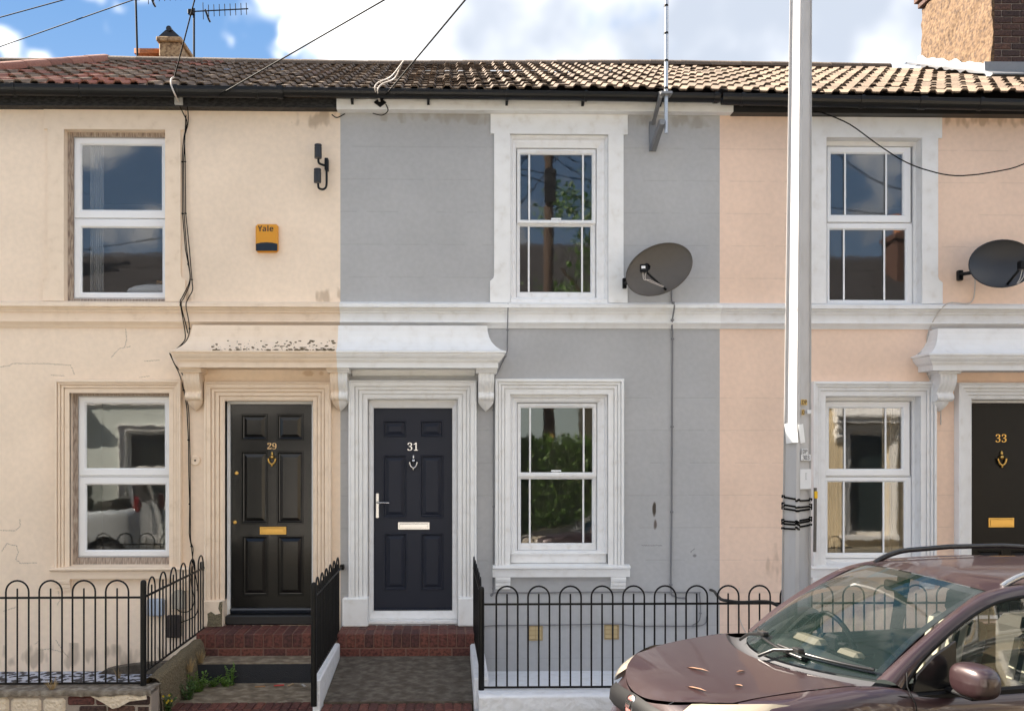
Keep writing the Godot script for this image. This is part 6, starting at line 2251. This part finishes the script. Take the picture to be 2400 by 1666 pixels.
# ---------------------------------------------------------------- the other side of the street
func far_house(label: String, cx: float, w: float, zf: float, eaves: float, rise: float, deep: float, wall: Material, trim: Material, hooded: bool, stack: float, floor_y := -0.12) -> void:
	var t := thing("street_house", label, "house", Vector3(cx, floor_y, zf), "houses on the near side of the street")
	t.rotation.y = PI
	var h := w / 2
	var open := []
	if hooded:
		open = [[-h + 0.5, 0.9, -h + 1.5, 2.4], [h - 1.45, 0.25, h - 0.6, 2.4], [-h + 0.5, 3.3, -h + 1.5, 4.6]]
		if w > 3.0:
			open.append([h - 1.5, 3.3, h - 0.55, 4.6])
	elif w > 3.0:
		open = [[-h + 0.6, 1.0, -h + 1.6, 2.4]]
	open = open.filter(func(o): return o[3] < eaves - 0.15)
	part_at(t, "front_wall", front_wall(-h, h, -0.2, eaves, open, 0.2), wall)
	for s in [-1, 1]:
		part_at(t, "side_wall", MB_box(s * h - (0.2 if s > 0 else 0.0), -0.2, -deep, s * h + (0.2 if s < 0 else 0.0), eaves, -0.205), wall)
	part_at(t, "back_wall", MB_box(-h, -0.2, -deep - 0.2, h, eaves, -deep - 0.005), wall)
	for o in open:
		var b := MB.new()
		b.loops([[o[0], o[1], o[2], o[3], -0.12], [o[0], o[1], o[2], o[3], -0.08], [o[0] + 0.07, o[1] + 0.07, o[2] - 0.07, o[3] - 0.07, -0.08], [o[0] + 0.07, o[1] + 0.07, o[2] - 0.07, o[3] - 0.07, -0.12]])
		var is_door: bool = o[1] < 0.5
		var f := part_at(t, "door_frame" if is_door else "window", b, trim)
		if is_door:
			part_at(t, "door", MB_box(o[0] + 0.07, o[1] + 0.05, -0.14, o[2] - 0.07, o[3] - 0.07, -0.11), mat(Color(0.02, 0.03, 0.03), 0.3))
		else:
			part_at(f, "pane", MB_box(o[0] + 0.07, o[1] + 0.07, -0.12, o[2] - 0.07, o[3] - 0.07, -0.11), mat(Color(0.015, 0.02, 0.022), 0.05))
			b = MB.new()
			b.box(o[0], (o[1] + o[3]) / 2 - 0.03, -0.11, o[2], (o[1] + o[3]) / 2 + 0.03, -0.07)
			part_at(f, "transom", b, trim)
		b = MB.new()
		b.surround(o[0], o[1], o[2], o[3], prof(WINDOW_PROFILE, 0.14))
		part_at(t, "surround", b, trim)
		b = MB.new()
		b.cbox(o[0] - 0.18, o[1] - 0.1, 0, o[2] + 0.18, o[1] - 0.002, 0.09, 0.01)
		part_at(t, "sill", b, trim)
	if hooded:
		var b := MB.new()
		b.mould(STRING.map(func(p): return V2(p[0], p[1] - 0.25)), -h, h)
		part_at(t, "string_course", b, trim)
		b = MB.new()
		b.mould([V2(0, 2.95), V2(0.1, 2.85), V2(0.36, 2.74), V2(0.36, 2.70), V2(0.3, 2.64), V2(0.3, 2.58), V2(0, 2.58)], h - 1.75, h - 0.25)
		part_at(t, "hood", b, trim)
		for x in [h - 1.72, h - 0.45]:
			b = MB.new()
			b.prism(Vector3(x, 0, 0), Vector3(0, 0, 1), Vector3.UP, Vector3(0.16, 0, 0), [V2(0, 2.57), V2(0.24, 2.57), V2(0.22, 2.45), V2(0.12, 2.36), V2(0.15, 2.30), V2(0.1, 2.22), V2(0, 2.16)])
			part_at(t, "console", b, trim)
	var b2 := MB.new()
	b2.mould([V2(0.25, eaves - 0.02), V2(-deep / 2, eaves + rise - 0.06), V2(-deep - 0.4, eaves - 0.02), V2(-deep - 0.4, eaves - 0.06), V2(0.25, eaves - 0.06)], -h, h)
	var roof := part_at(t, "roof", b2, M.slate)
	var run := deep / 2 + 0.25
	var n := int(sqrt(run * run + rise * rise) / 0.22)
	var sl := MB.new()
	for k in n:
		var a := float(k) / n
		var c := float(k + 1.15) / n
		var z0 := 0.27 - run * a
		var z1 := 0.27 - run * minf(c, 1.0)
		var y0 := eaves + rise * a + 0.03
		var y1 := eaves + rise * minf(c, 1.0) + 0.012
		var m := int(w / 0.25)
		for i in m:
			var xa := -h + w * (i + (0.5 if k % 2 else 0.0)) / m
			var xb := minf(xa + w / m - 0.006, h)
			var jit := 0.004 * sin(i * 12.9 + k * 78.2)
			sl.quad(Vector3(xa, y0 + jit, z0), Vector3(xb, y0 + jit, z0), Vector3(xb, y1, z1), Vector3(xa, y1, z1))
	var so := part_at(roof, "slates", sl, M.slate)
	so.set_meta("kind", "stuff")
	if stack < 50.0:
		var c := MB.new()
		c.cbox(stack - 0.35, eaves, -1.9, stack + 0.35, eaves + 1.75, -1.25, 0.02)
		c.cbox(stack - 0.41, eaves + 1.75, -1.96, stack + 0.41, eaves + 1.9, -1.19, 0.02)
		var ch := part_at(t, "chimney", c, M.brick_dark[2])
		for q in [-0.18, 0.18]:
			c = MB.new()
			c.lathe([V2(0.11, 0), V2(0.09, 0.4), V2(0.12, 0.42), V2(0.12, 0.46), V2(0.07, 0.46)], Transform3D(Basis(), Vector3(stack + q, eaves + 1.9, -1.58)), 12)
			part_at(ch, "chimney_pot", c, M.terracotta)

# leaves scattered over a box or an ellipsoid
func leaves(n: int, sd: int, size: float, where: Callable) -> MB:
	var rng := RandomNumberGenerator.new()
	rng.seed = sd
	var b := MB.new()
	for i in n:
		var p: Vector3 = where.call(rng)
		var d := Vector3(rng.randf_range(-1, 1), rng.randf_range(-0.5, 1), rng.randf_range(-1, 1)).normalized()
		var s := d.cross(Vector3(rng.randf_range(-1, 1), 1, rng.randf_range(-1, 1))).normalized()
		var l := size * rng.randf_range(0.6, 1.3)
		var q := d.cross(s) * l * 0.15
		b.tri(p, p + d * l * 0.5 + s * l * 0.28 + q, p + d * l)
		b.tri(p, p + d * l, p + d * l * 0.5 - s * l * 0.28 + q)
	return b

func make_opposite_side() -> void:
	var pale := mat(Color(0.66, 0.71, 0.66), 0.8, {"tex": T.dirt, "scale": 0.5})
	var sand := mat(Color(0.66, 0.54, 0.35), 0.8, {"tex": T.dirt, "scale": 0.5})
	var white := mat(Color(0.78, 0.77, 0.75), 0.8, {"tex": T.dirt, "scale": 0.5})
	far_house("mint-white house behind the camera, farthest to the left", -11.2, 4.1, 10.45, 4.9, 1.7, 6.0, white, white, true, 100.0)
	far_house("pale green rendered house mirrored in the lower left window", -7.1, 4.06, 10.45, 4.9, 1.7, 6.0, pale, white, true, 1.6)
	far_house("white rendered house behind the camera with hooded door", -3.05, 4.0, 10.45, 4.9, 1.7, 6.0, white, white, true, 100.0)
	far_house("narrow white house end left of the clipped hedge", 0.15, 2.36, 10.45, 4.9, 1.7, 6.0, white, white, false, 100.0)
	far_house("sand coloured house right of the hedge with brick chimney", 5.6, 4.2, 10.45, 4.9, 1.7, 6.0, sand, white, true, 0.85)
	far_house("sand coloured house mirrored in the lower right window", 9.75, 4.06, 10.45, 4.9, 1.7, 6.0, sand, white, true, -0.5)
	far_house("white house behind the camera, farthest to the right", 15.0, 6.4, 10.45, 4.9, 1.7, 6.0, white, white, true, -2.3)
	far_house("large slate-roofed house standing behind the hedge", 3.4, 7.5, 19.0, 6.3, 2.4, 7.0, mat(Color(0.42, 0.52, 0.55), 0.8), white, false, 2.5)
	# clipped hedge in the gap
	var t := thing("clipped_hedge", "clipped green hedge in the gap between the houses behind the camera", "hedge", Vector3(2.4, -0.12, 10.9))
	var wood := MB.new()
	for k in 24:
		var hx := 1.5 + 0.082 * k
		wood.tube([Vector3(hx, -0.14, 10.95), Vector3(hx + 0.05 * sin(k * 2.3), 1.0, 10.9 + 0.1 * sin(k * 1.7)), Vector3(hx + 0.09 * sin(k * 1.1), 1.95, 10.95 + 0.15 * sin(k * 2.9))], 0.014, 5)
	part(t, "stems", wood, M.bark)
	var lv := leaves(15000, 3, 0.115, func(r): return Vector3(r.randf_range(1.4, 3.46), r.randf_range(-0.05, 2.08) + 0.06 * r.randfn(), r.randf_range(10.62, 11.25)))
	part(t, "foliage", lv, M.leaf)
	# tree behind
	t = thing("garden_tree", "green leafy tree rising behind the hedge", "tree", Vector3(4.7, -0.12, 16.0))
	var b := MB.new()
	b.tube([Vector3(4.7, -0.2, 16.0), Vector3(4.75, 2.0, 16.0), Vector3(4.65, 4.5, 16.1), Vector3(4.7, 7.5, 16.0)], 0.16, 10)
	for k in 7:
		var a := k * 2.4
		b.tube([Vector3(4.7, 3.0 + k * 0.4, 16.0), Vector3(4.7 + cos(a) * 1.0, 4.0 + k * 0.42, 16.0 + sin(a) * 1.0), Vector3(4.7 + cos(a) * 1.8, 5.0 + k * 0.4, 16.0 + sin(a) * 1.8)], 0.05, 6)
	part(t, "trunk", b, M.bark)
	var clumps := []
	var rng := RandomNumberGenerator.new()
	rng.seed = 31
	for k in 26:
		var a := rng.randf() * TAU
		var r := rng.randf_range(0.3, 2.0)
		clumps.append([Vector3(4.7 + cos(a) * r, rng.randf_range(4.2, 9.0), 16.0 + sin(a) * r), rng.randf_range(0.4, 0.8)])
	part(t, "crown", leaves(7000, 9, 0.17, func(r):
		var c = clumps[r.randi() % clumps.size()]
		return c[0] + Vector3(r.randfn(), r.randfn() * 0.8, r.randfn()) * c[1] * 0.5), M.leaf)
	# telegraph poles
	for k in 2:
		var at := Vector3(2.13, -0.12, 11.0) if k == 0 else Vector3(17.8, -0.12, 8.95)
		t = thing("telegraph_pole", ["round wooden telegraph pole by the hedge, mirrored in the middle windows", "round wooden telegraph pole far along the near pavement"][k], "pole", at, "telegraph poles on the near side")
		b = MB.new()
		b.lathe([V2(0.14, 0), V2(0.12, 3.0), V2(0.095, 8.7), V2(0.0, 8.72)], Transform3D(Basis(), at), 16)
		part(t, "shaft", b, M.bark)
		b = MB.new()
		b.tube([at + Vector3(-0.55, 8.35, 0), at + Vector3(0.55, 8.35, 0)], 0.045, 6)
		b.cbox(-0.13, 7.2, -0.2, 0.13, 7.9, -0.08, 0.02, Transform3D(Basis(), at))
		part(t, "crossarm", b, M.black_paint)
		b = MB.new()
		b.cbox(-0.07, 2.0, -0.15, 0.07, 2.35, -0.13, 0.004, Transform3D(Basis(), at))
		part(t, "number_plate", b, mat(Color(0.6, 0.4, 0.06), 0.5))
	var ends := [Vector3(-2.2, 5.4, 13.0), Vector3(-7.0, 5.6, 12.5), Vector3(5.2, 7.1, 12.0), Vector3(8.5, 6.9, 12.2), Vector3(-11.0, 6.0, 12.6), Vector3(13.0, 6.9, 12.2), Vector3(0.2, 6.3, 12.8)]
	var names := ["to the narrow white house", "to the pale green house", "to the brick chimney", "to the sand coloured house", "to the leftmost house", "to the rightmost house", "to the white ridge"]
	for k in ends.size():
		wire("overhead wire fanning from the telegraph pole %s behind the camera" % names[k], Vector3(2.13 + (0.1 * (k - 3)), 8.24, 11.0), ends[k], 0.25, 0.012)
	# chimney on the far end of the terrace that carries the two left wires
	t = thing("chimney_stack", "brick chimney stack at the far left end of the terrace", "chimney", Vector3(-8.3, 6.2, -4.3))
	b = MB.new()
	b.cbox(-8.65, 6.0, -4.75, -8.15, 7.5, -3.9, 0.02)
	part(t, "stack", b, M.brick_dark[2])
	b = MB.new()
	b.lathe([V2(0.12, 0), V2(0.1, 0.4), V2(0.12, 0.42), V2(0.07, 0.46)], Transform3D(Basis(), Vector3(-8.4, 7.5, -4.3)), 12)
	part(t, "chimney_pot", b, M.terracotta)

# ---------------------------------------------------------------- small things
func tuft(label: String, at: Vector3, n: int, tall: float, spread: float, sd: int, blade: Material, called: String, category: String, leafy: bool, group := "") -> Node3D:
	var rng := RandomNumberGenerator.new()
	rng.seed = sd
	var t := thing(called, label, category, at, group)
	var b := MB.new()
	var lf := MB.new()
	for i in n:
		var a := rng.randf() * TAU
		var out := rng.randf_range(0.1, 1.0) * spread
		var hgt := tall * rng.randf_range(0.4, 1.0)
		var tip := at + Vector3(cos(a) * out, hgt, sin(a) * out)
		var foot := at + Vector3(cos(a), 0, sin(a)) * out * 0.25
		var mid := foot.lerp(tip, 0.55) + Vector3(0, hgt * 0.12, 0)
		if leafy:
			b.tube([foot, mid, tip], 0.002, 4)
			for k in 9:
				var p := foot.lerp(mid, k / 5.0) if k < 5 else mid.lerp(tip, (k - 4) / 4.0)
				var d := Vector3(rng.randf_range(-1, 1), rng.randf_range(-0.1, 0.8), rng.randf_range(-1, 1)).normalized()
				var s := d.cross(Vector3.UP + Vector3(0.1, 0, 0.2)).normalized()
				var l := rng.randf_range(0.018, 0.034)
				lf.tri(p, p + d * l * 0.55 + s * l * 0.3, p + d * l)
				lf.tri(p, p + d * l, p + d * l * 0.55 - s * l * 0.3)
		else:
			var s := (tip - foot).cross(Vector3.UP).normalized() * 0.003
			b.quad(foot - s, foot + s, mid + s * 0.8, mid - s * 0.8)
			b.tri(mid - s * 0.8, mid + s * 0.8, tip)
	part(t, "stems" if leafy else "blades", b, blade)
	if leafy:
		part(t, "leaves", lf, blade)
	return t

func make_small_things() -> void:
	var g := "weeds along the path edge"
	tuft("tall green weed standing up against the black riser", Vector3(-1.92, -0.135, 0.83), 9, 0.26, 0.07, 5, M.leaf, "weed", "weed", true, g)
	tuft("low green weed at the foot of the tall one", Vector3(-1.98, -0.135, 0.86), 16, 0.09, 0.12, 6, M.leaf, "weed", "weed", true, g)
	tuft("low green weed creeping along the foot of the riser", Vector3(-2.08, -0.135, 0.88), 16, 0.08, 0.12, 7, M.leaf, "weed", "weed", true, g)
	tuft("bushy green weed against the rough return wall", Vector3(-2.17, -0.135, 1.05), 26, 0.17, 0.13, 8, M.leaf, "weed", "weed", true, g)
	tuft("darker green weed beside the return wall halfway down the path", Vector3(-2.18, -0.135, 1.32), 20, 0.16, 0.12, 9, M.leaf_dark, "weed", "weed", true, g)
	tuft("dry grass hanging on the return wall near the brick step", Vector3(-2.22, 0.05, 0.75), 40, 0.15, 0.10, 10, M.straw, "grass_tuft", "grass", false, "dry grass tufts")
	tuft("dry grass on the return wall halfway along the path", Vector3(-2.22, 0.05, 1.1), 34, 0.14, 0.10, 11, M.straw, "grass_tuft", "grass", false, "dry grass tufts")
	tuft("dry straw tuft on the broken wall below the railing", Vector3(-3.02, 0.135, 2.05), 26, 0.10, 0.11, 12, M.straw, "grass_tuft", "grass", false, "dry grass tufts")
	tuft("little dry tuft in the area behind the left railing", Vector3(-3.1, -0.19, 0.3), 20, 0.10, 0.08, 13, M.straw, "grass_tuft", "grass", false, "dry grass tufts")
	var fl := tuft("yellow-flowered weed at the wall corner by the railing post", Vector3(-2.215, -0.1, 1.80), 12, 0.13, 0.06, 14, M.leaf_dark, "flowering_weed", "weed", true)
	var rng := RandomNumberGenerator.new()
	rng.seed = 15
	var yellow := mat(Color(0.40, 0.31, 0.02), 0.6)
	for k in 6:
		var b := MB.new()
		var c := Vector3(-2.21 + rng.randf_range(-0.05, 0.06), -0.03 + rng.randf_range(0, 0.09), 1.82 + rng.randf_range(-0.03, 0.05))
		for p in 5:
			var a := TAU * p / 5.0
			var d := Vector3(cos(a), sin(a), 0.3) * 0.011
			var s := Vector3(-sin(a), cos(a), 0) * 0.005
			b.quad(c, c + d * 0.6 + s, c + d, c + d * 0.6 - s)
		part(fl, "flower", b, yellow)
	# dead leaves on the bonnet and litter on the path
	var spots := [[1.09, 0.785, 4.63, 1.25, 0.22, "long dead leaf on the bonnet near the badge"], [1.34, 0.803, 4.42, 1.2, 0.24, "long dead leaf in the middle of the bonnet"], [1.40, 0.815, 4.62, 0.0, 0.05, "small curled dead leaf on the bonnet near the wipers"], [1.27, 0.80, 4.68, 0.9, 0.06, "pale seed wing on the bonnet nearest the camera"]]
	var sp := [[0.22, 0.30], [0.36, 0.02], [0.52, 0.22], [0.40, 0.42]]
	for k in 4:
		var x: float = sp[k][0]
		var z: float = sp[k][1]
		var v := z / 0.64
		var y := along(HOOD_Y, x) + 0.014 * (1 - v * v) + 0.004
		var c := Vector3(1.0 + x * cos(0.2) + z * sin(0.2), y - 0.12, 4.35 - x * sin(0.2) + z * cos(0.2))
		var l: float = spots[k][4] * 0.5
		var d := Vector3(cos(spots[k][3]), 0.11, sin(spots[k][3])) * l
		var s := d.cross(Vector3.UP).normalized() * l * (0.09 if k < 2 else 0.35)
		var b := MB.new()
		var up := Vector3(0, 0.006, 0)
		b.quad(c - d, c - d * 0.3 + s + up, c, c - d * 0.3 - s + up)
		b.quad(c, c + d * 0.4 + s * 0.8 + up, c + d, c + d * 0.4 - s * 0.8 + up)
		b.quad(c - d * 0.3 + s + up, c + d * 0.4 + s * 0.8 + up, c, c)
		b.quad(c - d * 0.3 - s + up, c, c, c + d * 0.4 - s * 0.8 + up)
		single("dead_leaf", b, mat(Color(0.19, 0.10, 0.06), 0.8), spots[k][5], "leaf", "dead leaves on the bonnet")
	var litter := [[-1.50, 0.86, 0.3, Color(0.5, 0.06, 0.05), "red scrap of litter on the path below the black riser"], [-1.40, 0.84, 1.2, Color(0.35, 0.25, 0.15), "brown twig on the path beside the red litter"], [-1.28, 0.87, 2.0, Color(0.4, 0.38, 0.36), "grey scrap on the path near the middle post"], [-1.66, 0.9, 0.1, Color(0.3, 0.17, 0.08), "dry brown leaf on the path by the green weeds"]]
	for q in litter:
		var b := MB.new()
		b.cbox(-0.045, 0.0, -0.012, 0.045, 0.01, 0.012, 0.003, Transform3D(Basis(Vector3.UP, q[2]), Vector3(q[0], -0.134, q[1])))
		single("litter", b, mat(q[3], 0.8), q[4], "litter", "litter on the path")
	# seen inside the upper left window
	var b := MB.new()
	b.cbox(-2.98, 3.472, -0.72, -2.72, 3.68, -0.50, 0.004)
	single("cardboard_box", b, mat(Color(0.36, 0.22, 0.10), 0.9), "brown cardboard box inside the upper window of the cream house", "box")
	b = MB.new()
	var rows := []
	for i in 9:
		var th := PI * i / 8.0
		var line := []
		for j in 17:
			var ph := TAU * j / 16.0
			line.append(Vector3(-2.96 + 0.28 * sin(th) * cos(ph), 3.545 + 0.075 * cos(th), -0.37 + 0.11 * sin(th) * sin(ph)))
		rows.append(line)
	b.grid(rows)
	single("pillow", b, mat(Color(0.7, 0.72, 0.73), 0.9), "white pillow inside the upper window of the cream house", "pillow")
